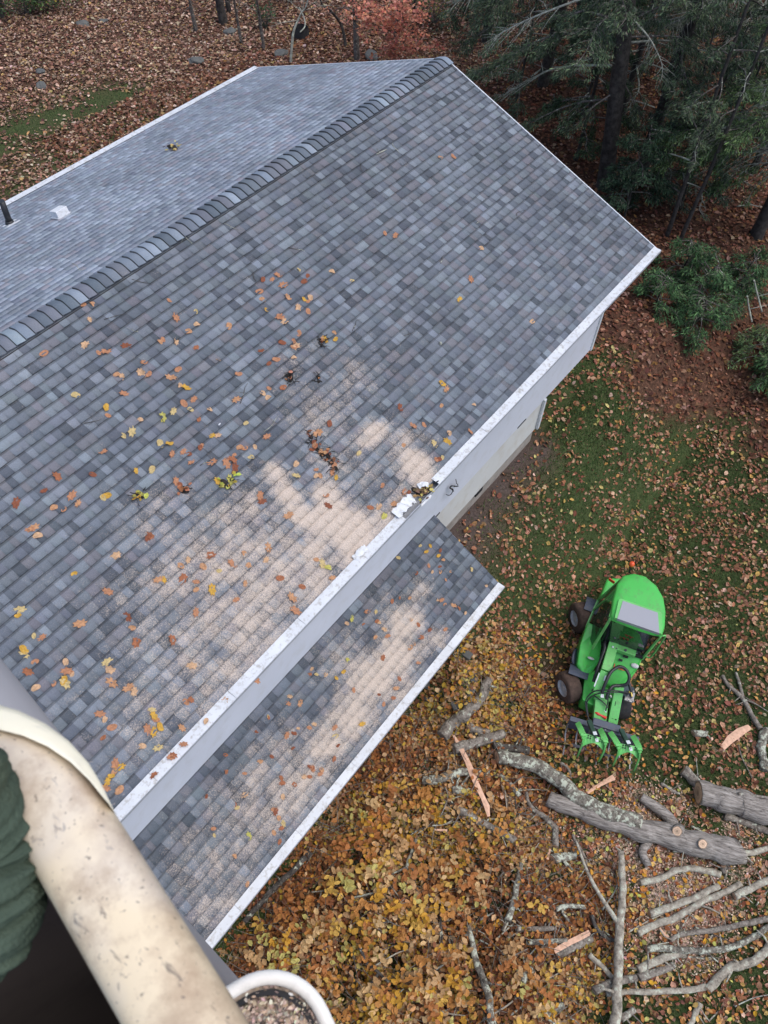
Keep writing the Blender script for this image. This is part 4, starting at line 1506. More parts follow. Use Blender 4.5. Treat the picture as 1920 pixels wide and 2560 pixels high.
# boom
bm = BM()
beam(bm, (-.715, -.02, 1.11), (-.12, -.02, 1.03), .17, .13, bevel=.008)
beam(bm, (-.12, -.02, 1.03), (.24, -.04, .78), .17, .13, bevel=.008, w2=.15)
beam(bm, (-.62, .05, 1.10), (-.62, .40, 1.10), .12, .10, bevel=.008)
boom = done('boom', bm, 'green2', loader)
bm = BM()
for (x, y, z, a) in ((.02, -.095, 1.005, .6), (.12, -.10, .935, .6)):
    box(bm, (x, y - .01, z), (.14, .045, .004), rot=(0, a, 0))
box(bm, (.01, .02, 1.02), (.10, .06, .004), rot=(0, .6, 0))
box(bm, (.25, .06, .80), (.06, .06, .05), rot=(0, .4, .3))
box(bm, (-.57, -.02, 1.17), (.035, .035, .004))
done('warning_sticker', bm, 'sticker', boom)
bm = BM()
tube(bm, [(-.60, .21, 1.12), (-.60, .21, 1.17)], .025, 10); tube(bm, [(-.66, -.06, 1.18), (-.66, -.06, 1.19)], .014, 8); tube(bm, [(-.57, .05, 1.16), (-.57, .05, 1.165)], .014, 8)
tube(bm, [(.20, -.14, .79), (.20, .07, .79)], .022, 10)
done('pivot_pin', bm, 'steel_dark', boom)
bm = BM()
beam(bm, (-.03, .30, .84), (.50, .40, .42), .165, .13, bevel=.01, w2=.17)
arm = done('lift_arm', bm, 'green2', loader)
bm = BM()
box(bm, (.25, .33, .70), (.08, .012, .01), rot=(0, .65, .2)); box(bm, (.46, .37, .52), (.02, .03, .03)); box(bm, (.46, .43, .52), (.02, .03, .03))
done('bolt_slots', bm, 'dark', arm)
bm = BM()
beam(bm, (.22, .09, .60), (.52, .17, .40), .24, .14, bevel=.01)
box(bm, (.20, .10, .60), (.06, .30, .12), rot=(0, .5, .25), bevel=.01)
cp = done('quick_coupler', bm, 'green2', loader)
bm = BM()
tube(bm, [(.46, .05, .51), (.47, .12, .51), (.475, .15, .51), (.49, .27, .51)], [.028, .03, .018, .03], 10)
done('red_latch', bm, 'red', cp)
bm = BM()
box(bm, (.41, .18, .545), (.055, .12, .008), rot=(0, .58, .25))
done('warning_sticker', bm, 'sticker', cp)
# hydraulics
def corr(name, pts, r, n=5):
    bm = BM()
    P = smooth_path(pts, n)
    Q = []
    for i in range(len(P) - 1):
        m_ = max(2, int((P[i + 1] - P[i]).length / .011))
        for k in range(m_): Q.append(P[i].lerp(P[i + 1], k / m_))
    Q.append(P[-1])
    tube(bm, Q, [r * (1.0 if i % 2 else .86) for i in range(len(Q))], 12)
    return done(name, bm, 'black_plastic', loader)


corr('corrugated_hose', [(-.72, -.16, 1.06), (-.60, -.17, 1.12), (-.50, -.145, 1.10), (-.30, -.15, 1.02), (-.12, -.155, .95), (.05, -.15, .82)], .033)
corr('corrugated_hose', [(.25, .03, .92), (.10, .03, 1.06), (-.08, .06, 1.14), (-.24, .17, 1.14), (-.26, .30, 1.10), (-.17, .40, 1.05), (-.06, .40, .97), (-.01, .30, .92), (.06, .18, .92), (.20, .14, .88), (.28, .15, .80)], .032)
corr('corrugated_hose', [(-.12, .42, .96), (-.02, .50, .90), (.05, .54, .82)], .03)
for P in ([(.05, .52, .86), (.12, .36, .98), (.20, .12, 1.0), (.26, -.10, .88), (.40, -.18, .72), (.58, -.08, .58), (.68, .02, .50)],
          [(.06, .50, .84), (.15, .30, .96), (.24, .10, .96), (.30, -.07, .84), (.42, -.15, .70), (.60, -.05, .56)],
          [(.26, -.06, .72), (.30, .10, .70), (.36, .24, .66)], [(.24, .17, .80), (.30, .20, .70), (.42, .21, .62)]):
    bm = BM(); tube(bm, smooth_path(P, 5), .012, 8)
    done('hydraulic_hose', bm, 'black_plastic', loader)
bm = BM()
for (x, y, z) in ((-.04, .50, .84), (-.02, .56, .84), (.05, .48, .82), (.06, .56, .82), (.13, .52, .78), (.12, .60, .78), (-.02, .24, .86), (.22, .20, .84)):
    box(bm, (x, y, z), (.045, .03, .05), rot=(.2, .3, random.random()), bevel=.006)
    tube(bm, [(x, y, z), (x + .03, y + .01, z + .035)], .012, 8)
box(bm, (.06, .53, .77), (.20, .16, .05), bevel=.01)
vb = done('valve_block', bm, 'steel', loader)
bm = BM()
box(bm, (.06, .54, .88), (.07, .02, .02), rot=(0, .2, .5)); box(bm, (.02, .50, .87), (.03, .03, .03))
done('yellow_coupling', bm, paint('yellow_cap', (.7, .5, .08), .4), vb)
# grapple
gr = empty('grapple', (0, 0, 0)); gr.parent = loader
bm = BM()
Y0, Y1 = -.34, .90
bx = lambda y: .74 - (y + .34) * .07
beam(bm, (bx(Y0), Y0, .46), (bx(Y1), Y1, .46), .09, .10, bevel=.01)
beam(bm, (bx(.05) - .06, .05, .50), (bx(.55) - .06, .55, .50), .14, .12, bevel=.02)
beam(bm, (bx(Y0) + .03, Y0, .30), (bx(Y1) + .03, Y1, .30), .04, .22)
done('crossbar', bm, 'slate', gr)
bm = BM()
for y in (.22, .30, .45, .58): box(bm, (bx(y) + .02, y, .515), (.02, .02, .01))
done('bolt', bm, 'steel', gr)
TY = [-.24, -.04, .16, .36, .56, .77, .96]
for i, y in enumerate(TY):
    bm = BM()
    y0 = -.32 + i * .20
    x1 = 1.26 - i * .018
    P = [(bx(y0) + .03, y0, .34), (bx(y0) + .05, y0, .16), (bx(y0) + .16, y0 + (y - y0) * .3, .05), (1.0, y0 + (y - y0) * .7, .03), (x1, y, .05)]
    Q, R_ = smooth_path(P, 4, [.028, .03, .026, .018, .006])
    for k in range(len(Q) - 1):
        beam(bm, Q[k], Q[k + 1], .022, R_[k] * 2, w2=.022, h2=R_[k + 1] * 2)
    done('tine', bm, 'steel', gr)
bm = BM()
beam(bm, (1.02, TY[0], .055), (.92, TY[-1], .055), .05, .02)
done('tine_brace', bm, 'steel_dark', gr)


def claw(p):
    """p: two arms, each (base, bend, tip)"""
    c = empty('claw', (0, 0, 0)); c.parent = gr
    bm = BM()
    for a, b, t in p:
        Q, R_ = smooth_path([a, tuple((Vector(a) + Vector(b)) / 2 + Vector((.0, 0, .04))), b, tuple((Vector(b) + Vector(t)) / 2 + Vector((.05, 0, 0.02))), t], 4, [.045, .05, .06, .04, .010])
        for k in range(len(Q) - 1):
            beam(bm, Q[k], Q[k + 1], .026, R_[k] * 2, up=(1, 0, .3), w2=.026, h2=R_[k + 1] * 2)
    (a0, b0_, t0), (a1, b1_, t1) = p
    # arched plate between the arms
    m_ = 8
    for k in range(m_):
        f0, f1 = k / m_, (k + 1) / m_
        A0 = Vector(b0_).lerp(Vector(b1_), f0); A1 = Vector(b0_).lerp(Vector(b1_), f1)
        e0 = .03 + .13 * abs(f0 - .5) ** 1.6 * 3; e1 = .03 + .13 * abs(f1 - .5) ** 1.6 * 3
        dx = Vector((.6, 0.2, -.8)).normalized()
        bk = Vector((-.10, 0, .0))
        q = [bm.verts.new(v) for v in (A0 + bk, A1 + bk, A1 + dx * e1, A0 + dx * e0)]
        q2 = [bm.verts.new(v.co + Vector((0, 0, .014))) for v in q]
        bm.faces.new(list(reversed(q))); bm.faces.new(q2)
        for i in range(4):
            j = (i + 1) % 4
            bm.faces.new((q[i], q[j], q2[j], q2[i]))
    return c, bm


C1 = [((.82, -.20, .60), (1.12, -.05, .72), (1.24, .0, .16)), ((.78, .20, .60), (1.08, .34, .72), (1.18, .37, .16))]
C2 = [((.77, .38, .60), (1.06, .57, .72), (1.15, .63, .16)), ((.68, .77, .60), (.99, .93, .72), (1.10, 1.0, .16))]
for C_, (ca, cb_) in ((C1, ((.72, -.03, .64), (1.10, .165, .80))), (C2, ((.66, .54, .64), (1.03, .75, .80)))):
    c, bm = claw(C_)
    done('claw_plate', bm, 'green2', c)
    bm = BM()
    A0 = (Vector(C_[0][1]) + Vector(C_[1][1])) / 2 + Vector((-.055, 0, .0155))
    ax_ = (Vector(C_[1][1]) - Vector(C_[0][1])).normalized()
    for k in (-3, -2, 2, 3):
        for r_ in (0, 1):
            box(bm, A0 + ax_ * (k * .042) + Vector((-.022 + r_ * .045, 0, .0)), (.026, .022, .004))
    done('plate_holes', bm, 'dark', c)
    bm = BM()
    a, b = Vector(ca), Vector(cb_)
    beam(bm, a, a.lerp(b, .72), .085, .07, bevel=.02)
    beam(bm, a.lerp(b, .72), b, .03, .03)
    done('cylinder_cover', bm, 'dark_green', c)
    bm = BM()
    m_ = a.lerp(b, .62)
    beam(bm, m_ + Vector((-.01, 0, .036)), m_ + (b - a) * .16 + Vector((-.01, 0, .036)), .065, .006)
    beam(bm, b + Vector((-.03, -.01, .0)), b + Vector((.02, .01, 0)), .05, .02)
    done('warning_sticker', bm, 'sticker', c)

# ================================================================== AERIAL BUCKET
MT['lip'] = paint('cream_bucket_liner', (0.84, 0.70, 0.49), 0.55, 0.07, 5.0, (0.34, 0.22, 0.14), 0.8, 12.0, spec=.4)
nt = MT['lip'].node_tree     # scuffs: fine dark scratches over the liner
b = nt.nodes['Principled BSDF']
lk = b.inputs['Base Color'].links[0].from_socket
n3 = N(nt, 'ShaderNodeTexNoise', Scale=110.0, Detail=5.0, Roughness=.7, Distortion=.8)
mp = nt.nodes.new('ShaderNodeMapping'); mp.inputs['Scale'].default_value = (1, .45, 1); mp.inputs['Rotation'].default_value = (0, 0, .9)
nt.links.new(coords(nt), mp.inputs[0]); nt.links.new(mp.outputs[0], n3.inputs['Vector'])
r3 = ramp(nt, [(0.61, (0, 0, 0)), (0.68, (.85,) * 3)])
nt.links.new(n3.outputs[0], r3.inputs[0])
mx = N(nt, 'ShaderNodeMixRGB'); mx.inputs['Color2'].default_value = (.16, .13, .11, 1)
nt.links.new(r3.outputs[0], mx.inputs['Fac']); nt.links.new(lk, mx.inputs['Color1'])
n4 = N(nt, 'ShaderNodeTexNoise', Scale=7.0, Detail=3.0)
nt.links.new(coords(nt), n4.inputs['Vector'])
r4 = ramp(nt, [(0.56, (0, 0, 0)), (0.66, (.35,) * 3)]); nt.links.new(n4.outputs[0], r4.inputs[0])
mx2 = N(nt, 'ShaderNodeMixRGB'); mx2.inputs['Color2'].default_value = (.66, .63, .62, 1)
nt.links.new(r4.outputs[0], mx2.inputs['Fac']); nt.links.new(mx.outputs[0], mx2.inputs['Color1'])
n6 = N(nt, 'ShaderNodeTexNoise', Scale=22.0, Detail=7.0, Roughness=.75)
nt.links.new(coords(nt), n6.inputs['Vector'])
r6 = ramp(nt, [(0.50, (0, 0, 0)), (0.66, (.62,) * 3)]); nt.links.new(n6.outputs[0], r6.inputs[0])
mx3 = N(nt, 'ShaderNodeMixRGB'); mx3.inputs['Color2'].default_value = (.42, .31, .21, 1)
nt.links.new(r6.outputs[0], mx3.inputs['Fac']); nt.links.new(mx2.outputs[0], mx3.inputs['Color1'])
n7 = N(nt, 'ShaderNodeTexNoise', Scale=230.0, Detail=3.0, Roughness=.6)
nt.links.new(coords(nt), n7.inputs['Vector'])
r7 = ramp(nt, [(0.64, (0, 0, 0)), (0.70, (.8,) * 3)]); nt.links.new(n7.outputs[0], r7.inputs[0])
mx4 = N(nt, 'ShaderNodeMixRGB'); mx4.inputs['Color2'].default_value = (.20, .16, .13, 1)
nt.links.new(r7.outputs[0], mx4.inputs['Fac']); nt.links.new(mx3.outputs[0], mx4.inputs['Color1'])
nt.links.new(mx4.outputs[0], b.inputs['Base Color'])
MT['bucket_in'] = paint('dark_bucket_interior', (0.085, 0.07, 0.065), 0.7, 0.2, 4.0, (0.03, 0.027, 0.025), 0.7, 5.0)
MT['fibreglass'] = paint('grey_fibreglass', (0.34, 0.34, 0.37), 0.5, 0.06, 3.0)
ZL = CAM[2] - .60
bucket = empty('aerial_bucket', tuple(pz(60, 2400, ZL)))
tag(bucket, 'cream lipped aerial lift bucket with a white tray, close to the camera', 'lift bucket')


def rrect(c, e1, e2, L1, L2, r, n=10):
    """rounded rectangle loop in a horizontal plane from corner c, sides e1*L1 and e2*L2"""
    out = []
    for (cx, a, b_) in ((c + e1 * r + e2 * r, -e1, -e2), (c + e1 * (L1 - r) + e2 * r, -e2, e1), (c + e1 * (L1 - r) + e2 * (L2 - r), e1, e2), (c + e1 * r + e2 * (L2 - r), e2, -e1)):
        for k in range(n + 1):
            t = math.pi / 2 * k / n
            out.append(cx + a * (r * math.cos(t)) + b_ * (r * math.sin(t)))
    return out


def world_child(o, parent):
    o.parent = parent
    o.matrix_parent_inverse = Matrix.Translation(-Vector(parent.location))


A = Vector(pz(452, 2540, ZL)); B = Vector(pz(118, 1985, ZL))
e1 = (A - B).normalized(); e2 = e1.cross(Vector((0, 0, 1))).normalized()
if (Vector(pz(0, 2500, ZL)) - A).dot(e2) < 0: e2 = -e2
BR_ = .105
cor = B - e1 * .082
loop = rrect(cor, e1, e2, .62, .60, BR_)
wl = .030                                             # half width of the lip


def sweep_loop(loop, prof, name, mat, parent, smooth=True):
    """profile (offset outwards, dz) swept around a closed loop"""
    bm = BM()
    n = len(loop)
    ctr = sum(loop, Vector()) / n
    rings = []
    for i, p in enumerate(loop):
        d = (loop[(i + 1) % n] - loop[i - 1]).normalized()
        o = d.cross(Vector((0, 0, 1)))
        if o.dot(p - ctr) < 0: o = -o
        rings.append([bm.verts.new(p + o * a + Vector((0, 0, z))) for a, z in prof])
    m = len(prof)
    for i in range(n):
        for k in range(m):
            j = (k + 1) % m
            f = bm.faces.new((rings[i][k], rings[i][j], rings[(i + 1) % n][j], rings[(i + 1) % n][k])); f.smooth = smooth
    bmesh.ops.recalc_face_normals(bm, faces=bm.faces)
    o = done(name, bm, mat)
    world_child(o, parent)
    return o


prof = []
for k in range(20):
    a = 2 * math.pi * k / 20
    prof.append((wl * math.copysign(abs(math.cos(a)) ** .75, math.cos(a)), .026 * math.copysign(abs(math.sin(a)) ** .8, math.sin(a))))
sweep_loop(loop, prof, 'liner_lip', 'lip', bucket)
sweep_loop(loop, [(-.030, -.01), (-.020, -.01), (-.020, -1.05), (-.030, -1.05)], 'inner_wall', 'bucket_in', bucket, False)
sweep_loop(loop, [(.006, -.012), (.016, -.012), (.016, -1.07), (.006, -1.07)], 'outer_wall', 'fibreglass', bucket, False)
bm = BM()
f = bm.faces.new([bm.verts.new(p + Vector((0, 0, -1.05))) for p in loop])
f2 = bm.faces.new([bm.verts.new(p + Vector((0, 0, -1.07))) for p in loop])
o = done('bucket_floor', bm, 'bucket_in'); world_child(o, bucket)
# pale bright band round the outside of the corner (the lip's highlight, put in as brighter cream)
sub = [loop[0] + e2 * q_ for q_ in (.2, .15, .10, .05)] + loop[0:11] + [loop[10] + e1 * .02]
bm = BM()
P = [p + Vector((0, 0, .0)) for p in sub]
n_ = len(P)
ctr = sum(loop, Vector()) / len(loop)
prev = None
for i, p in enumerate(P):
    d = (P[min(i + 1, n_ - 1)] - P[max(i - 1, 0)]).normalized()
    o_ = d.cross(Vector((0, 0, 1)))
    if o_.dot(p - ctr) < 0: o_ = -o_
    wdt = .020 * (1 - (i / (n_ - 1)) ** 2)
    tp = max(.02, 1 - (i / (n_ - 1)) ** 2)
    row = [bm.verts.new(p + o_ * a + Vector((0, 0, z))) for a, z in ((.031 - .019 * tp, .0275), (.031 - .009 * tp, .0275), (.030 + wdt * .6, .0268 * tp), (.030 + wdt, .022 * tp), (.029, -.01))]
    if prev:
        for k in range(4):
            f = bm.faces.new((prev[k], prev[k + 1], row[k + 1], row[k])); f.smooth = True
    prev = row
bmesh.ops.recalc_face_normals(bm, faces=bm.faces)
o = done('rim_highlight', bm, paint('bright_cream_highlight', (.95, .89, .70), .45, .03, 8.0, (.3, .3, .28), .5, 20.0)); world_child(o, bucket)
# grey boom cover passing under the bucket corner
bm = BM()
ZB = CAM[2] - 1.05
a = Vector(pz(-430, 1480, ZB)); b_ = Vector(pz(-10, 2072, ZB))
tube(bm, [a, a.lerp(b_, .5), b_], [.12, .12, .12], 28)
o = done('boom_cover', bm, 'fibreglass'); world_child(o, bucket)
# white tray with sawdust
ZT = CAM[2] - .98
K = Vector(pz(715, 2456, ZT))
l_ = Vector(pz(420, 2640, ZT)); r_ = Vector(pz(905, 2790, ZT))
d1 = (l_ - K).normalized()
d2 = (r_ - K).normalized()
d2 = (d2 - d1 * d1.dot(d2)).normalized()
K = K - (d1 + d2) * .020
tl = rrect(K, d1, d2, .19, .42, .062, 10)
prof = [(.0072 * math.cos(2 * math.pi * k / 14), .007 * math.sin(2 * math.pi * k / 14)) for k in range(14)]
MT['traywhite'] = paint('scuffed_white_plastic', (0.93, 0.90, 0.83), 0.5, 0.04, 6.0, (0.45, 0.43, 0.38), 0.3, 60.0)
tr = sweep_loop(tl, prof, 'side_tray', 'traywhite', bucket)
o = sweep_loop(tl, [(-.016, -.002), (-.010, -.004), (-.010, -.15), (-.016, -.15)], 'tray_wall', 'seat', bucket, False)
bm = BM()
bm.faces.new([bm.verts.new(p + Vector((0, 0, -.012))) for p in tl])
bm.faces.new([bm.verts.new(p + Vector((0, 0, -.15))) for p in tl])
m, nt, b = newmat('black_mat_with_sawdust')
n1 = N(nt, 'ShaderNodeTexNoise', Scale=30.0, Detail=5.0, Roughness=.7); nt.links.new(coords(nt), n1.inputs['Vector'])
r1 = ramp(nt, [(0.36, (.07, .06, .06)), (0.44, (.50, .39, .31)), (.56, (.80, .65, .53))]); nt.links.new(n1.outputs[0], r1.inputs[0]); nt.links.new(r1.outputs[0], b.inputs['Base Color'])
b.inputs['Roughness'].default_value = .9
o = done('tray_mat', bm, m); world_child(o, bucket)
ctr = sum(tl, Vector()) / len(tl)
nP = 14000
P = np.array([(ctr + (random.choice(tl) - ctr) * (random.random() ** .5 * .93))[:] for _ in range(nP)]) + RNG.normal(0, .006, (nP, 3))
P[:, 2] = ZT - .012 + RNG.random(nP) * .010
P -= np.array(bucket.location)
o = leaves('sawdust_chips', P, RNG.uniform(.0025, .007, nP), [(.74, .58, .46), (.62, .47, .36), (.86, .74, .62), (.14, .11, .10)], [4, 3, 3, 1.2], .5, 'leaf_matte', bucket, .5)
o['kind'] = 'stuff'

# bunched green cloth inside the bucket
MT['cloth'] = paint('dark_green_cloth', (0.075, 0.105, 0.078), 0.95, 0.22, 10.0, (0.11, 0.12, 0.07), 0.5, 12.0, spec=.1, bump=.4, bump_scale=300)
bm = BM()
ZG = CAM[2] - .575
cpts = [pz(-190, 1840, ZG + .06), pz(-140, 1960, ZG + .04), pz(-110, 2090, ZG), pz(-95, 2210, ZG - .02), pz(-80, 2300, ZG - .04), pz(-105, 2370, ZG - .06), pz(-130, 2420, ZG - .08)]
Q, R_ = smooth_path([tuple(p) for p in cpts], 22, [.031, .037, .043, .048, .045, .034, .013])
fold = lambda i, k: 1.04 - .17 * (1 - abs(math.sin(i * .27 + .9 * math.sin(k * .16 + i * .03)))) ** 2.2 + 0.03 * math.sin(i * .72 + 1.8 * math.sin(k * .21 + i * .045)) + .03 * math.sin(i * 1.6 + k * .35) + .02 * math.sin(i * .31 + k * .8)
tube(bm, Q, R_, 48, rfun=fold)
o = done('work_cloth', bm, 'cloth', smooth=True)
tag(o, 'bunched dark green work cloth in deep folds inside the bucket, left of its lip', 'cloth')


# ================================================================== FELLED TREE: LOGS, LIMBS, BRUSH
BRUSH = [at(*p) for p in [(560, 2420), (700, 2200), (860, 1960), (1010, 1760), (1130, 1600), (1190, 1540), (1260, 1600), (1330, 1700), (1400, 1790), (1340, 1880), (1390, 2000), (1400, 2120), (1480, 2170), (1560, 2280), (1500, 2420), (1480, 2560), (1420, 2760), (900, 2900), (500, 2900), (480, 2560)]]
BX = np.array([p.x for p in BRUSH]); BY = np.array([p.y for p in BRUSH])


def poly_sd(x, y, px_, py_):
    """signed distance to a polygon, positive inside"""
    x = np.asarray(x, float); y = np.asarray(y, float)
    ins = np.zeros(x.shape, bool); dmin = np.full(x.shape, 1e9)
    n = len(px_)
    for i in range(n):
        j = (i + 1) % n
        x0, y0, x1, y1 = px_[i], py_[i], px_[j], py_[j]
        c = ((y0 > y) != (y1 > y)) & (x < (x1 - x0) * (y - y0) / (y1 - y0 + 1e-12) + x0)
        ins ^= c
        t = np.clip(((x - x0) * (x1 - x0) + (y - y0) * (y1 - y0)) / ((x1 - x0) ** 2 + (y1 - y0) ** 2 + 1e-9), 0, 1)
        dmin = np.minimum(dmin, np.hypot(x - x0 - t * (x1 - x0), y - y0 - t * (y1 - y0)))
    return np.where(ins, dmin, -dmin)


def heap(x, y):
    """height of the leafy brush above the ground"""
    d = poly_sd(x, y, BX, BY)
    h = .62 * S((d + .15) / 1.5)
    h = h * (.66 + .34 * np.sin(np.asarray(x) * 2.3 + 1.2 * np.sin(np.asarray(y) * 1.7)) * np.sin(np.asarray(y) * 2.6 + .8))
    left = S((-8.2 - np.asarray(x)) / 3.0)
    return h * (.45 + .75 * left)


# leaf clusters at the ends of buried twigs
n = 4700
cx = RNG.uniform(BX.min() - .4, BX.max() + .4, n * 3); cy = RNG.uniform(BY.min() - .4, BY.max() + .4, n * 3)
sd_ = poly_sd(cx, cy, BX, BY)
gap = .5 + .5 * np.sin(cx * 3.1 + 2 * np.sin(cy * 1.3)) * np.sin(cy * 3.7 + 1.5 * np.sin(cx * 1.9))
keep = (RNG.random(len(cx)) < S((sd_ + .35) / .8) * (1 - .85 * (gap < .12)) * (1 - .55 * (np.sin(cx * 9.1 + 3 * np.sin(cy * 4.3)) * np.sin(cy * 8.3 + 2.5 * np.sin(cx * 5.1)) < -.45)) * (1 - .75 * blob(cx, cy, 1300, 2180, .22)) * (1 - .7 * blob(cx, cy, 1180, 2330, .2)))
# keep the chip covered clearing under the trunks thinner
keep &= RNG.random(len(cx)) > .8 * np.clip(chip_amt(cx, cy), 0, 1)
cx, cy = cx[keep][:n], cy[keep][:n]
hz = heap(cx, cy)
bump_ = np.sin(cx * 9.1 + 3 * np.sin(cy * 4.3)) * np.sin(cy * 8.3 + 2.5 * np.sin(cx * 5.1))
cz_ = gz(cx, cy) + .02 + hz * (1 - RNG.random(len(cx)) ** 1.3 * .9) + .15 * bump_ * (hz > .12)
ok = seen(cx, cy, cz_)
cx, cy, cz_, hz = cx[ok], cy[ok], cz_[ok], hz[ok]
nc = len(cx)
per = 11
hue = .5 + .5 * np.sin(cx * 1.3 + .7) * np.sin(cy * 1.6 + 2 * np.sin(cx * .7))
hue = np.clip(hue + RNG.normal(0, .28, nc), 0, 1)
cl = RNG.normal(0, 1, (nc, per, 3)) * np.array([.075, .075, .04])
P = (np.stack([cx, cy, cz_], 1)[:, None, :] + cl).reshape(-1, 3)
P[:, 2] = np.maximum(P[:, 2], gz(P[:, 0], P[:, 1]) + .01)
pal0 = np.array([(0.38, 0.145, 0.05), (0.26, 0.10, 0.045), (0.44, 0.19, 0.06), (.14, .06, .03)])
pal1 = np.array([(0.52, 0.33, 0.09), (0.54, 0.36, 0.05), (0.48, 0.40, 0.13), (0.56, 0.28, 0.04)])
pal2 = np.array([(0.50, 0.31, 0.16), (0.58, 0.40, 0.22), (0.42, 0.24, 0.11), (.50, .26, .11)])
hh = np.repeat(hue, per)
which = np.where(hh < .54, 0, np.where(hh < .84, 2, 1))
which = np.where(RNG.random(len(hh)) < .25, RNG.integers(0, 3, len(hh)), which)
pick = RNG.integers(0, 4, len(hh))
cols = np.stack([pal0, pal1, pal2])[which, pick]
cols = np.clip(cols * (1 + .2 * RNG.standard_normal((len(hh), 1))), .01, .9)
o = leaves('brush_leaves', P, np.clip(RNG.lognormal(-2.62, .28, len(P)), .035, .125), None, None, .34, 'leaf', None, .66, cols=cols)
tag(o, 'heaped orange, yellow and brown leaves of the felled tree top below the porch', 'leaves', kind='stuff')
# raised boughs: sprays of larger leaves standing above the heap, each spray one colour
clear_ = np.zeros(nc)
for u, v, r in [(1180, 1850, .5), (1240, 1850, .5), (1150, 1800, .4), (1200, 1780, .35), (1160, 1930, .55), (1240, 1950, .5), (1280, 2060, .45), (1200, 2060, .4), (1280, 2200, .5), (1190, 2340, .3), (1215, 2450, .35), (1230, 2540, .3), (1280, 2320, .4), (1380, 2340, .5),
                (1140, 2010, .45), (1120, 1950, .4), (1020, 2170, .2), (1270, 2300, .2)]:
    clear_ = np.maximum(clear_, blob(cx, cy, u, v, r))
sel = np.where((hz > .16) & (RNG.random(nc) < .19 * (1 - clear_ * 1.6)))[0]
nb = len(sel)
th_ = RNG.uniform(0, 6.283, nb)
L_ = RNG.uniform(.18, .42, nb)
per2 = 12
f_ = RNG.random((nb, per2))
bx_ = cx[sel][:, None] + np.cos(th_)[:, None] * L_[:, None] * f_ + RNG.normal(0, .045, (nb, per2))
by_ = cy[sel][:, None] + np.sin(th_)[:, None] * L_[:, None] * f_ + RNG.normal(0, .045, (nb, per2))
base_z = gz(cx[sel], cy[sel]) + hz[sel]
bz_ = base_z[:, None] + .06 + RNG.uniform(.0, .16, nb)[:, None] * (1.1 - .5 * f_) + RNG.normal(0, .015, (nb, per2))
P = np.stack([bx_, by_, bz_], -1).reshape(-1, 3)
palb = np.array([(0.48, 0.22, 0.06), (0.40, 0.16, 0.05), (0.58, 0.36, 0.08), (0.52, 0.32, 0.15), (0.60, 0.40, 0.19), (0.56, 0.30, 0.04), (0.50, 0.44, 0.14)])
pb = np.repeat(palb[RNG.choice(7, nb, p=[.24, .2, .13, .16, .1, .1, .07])], per2, 0)
pb = np.clip(pb * (1 + .13 * RNG.standard_normal((len(pb), 1))), .01, .9)
o = leaves('leafy_boughs', P, RNG.uniform(.075, .125, len(P)), None, None, .5, 'leaf', None, .62, cols=pb)
tag(o, 'raised sprays of large orange and yellow leaves standing out of the felled tree top', 'leaves', kind='stuff')
# fine twigs woven through the brush
Vt, Ft = [], []
n_ = 0
for i in range(3200):
    k = random.randrange(nc)
    a = Vector((cx[k], cy[k], cz_[k] + random.uniform(-.05, .06)))
    th = random.uniform(0, 6.28)
    L = random.uniform(.15, .75)
    d = Vector((math.cos(th), math.sin(th), random.gauss(.0, .18)))
    r = random.uniform(.003, .008)
    pts = [a, a + d * L * .5 + Vector((random.gauss(0, .03), random.gauss(0, .03), random.gauss(0, .03))), a + d * L]
    for p, rr in zip(pts, (r, r * .8, r * .35)):
        s_ = Vector((-d.y, d.x, 0)).normalized()
        for w_ in (s_, Vector((0, 0, 1)), -s_): Vt.append((p + w_ * rr)[:])
    for j in (0, 3):
        for q in ((0, 1), (1, 2), (2, 0)):
            Ft.append((n_ + j + q[0], n_ + j + q[1], n_ + j + 3 + q[1], n_ + j + 3 + q[0]))
    n_ += 9
o = npmesh('brush_twigs', Vt, np.array(Ft), MT['bark'], None)
tag(o, 'tangle of fine dark twigs woven through the heaped leaves', 'twigs', kind='stuff')
# chips, sawdust and crumbs around the sawn trunk
n = 95000
x = RNG.uniform(-10, -3, n); y = RNG.uniform(-13.5, -6, n)
k = (RNG.random(n) < chip_amt(x, y) ** 1.1)
x, y = x[k], y[k]; z = gz(x, y) + .02 + RNG.random(len(x)) * .03
o = leaves('wood_chips', np.stack([x, y, z], 1), RNG.uniform(.015, .05, len(x)), [(0.62, 0.44, 0.33), (0.5, 0.33, 0.24), (0.72, 0.56, 0.44), (.36, .24, .17)], [4, 3, 2, 2], .6, 'leaf_matte', None, .5)
tag(o, 'pinkish sawdust and wood chips strewn around the sawn trunk', 'wood chips', kind='stuff')
# loose leaves over the chips
n = 5000
x = RNG.uniform(-10, -4, n * 3); y = RNG.uniform(-13.5, -6, n * 3)
d_ = poly_sd(x, y, BX, BY)
k = (RNG.random(len(x)) < .30 * (1 - S((-d_) / 3.2))) & (d_ < .3)
x, y = x[k], y[k]; z = gz(x, y) + .03 + RNG.random(len(x)) * .05
o = leaves('stray_leaves', np.stack([x, y, z], 1), RNG.uniform(.06, .11, len(x)), PAL_BRUSH, [3, 4, 2, 4, 2, 2, 1], .55, 'leaf_matte')
tag(o, 'stray yellow and orange leaves around the edge of the brush heap', 'leaves', kind='stuff')


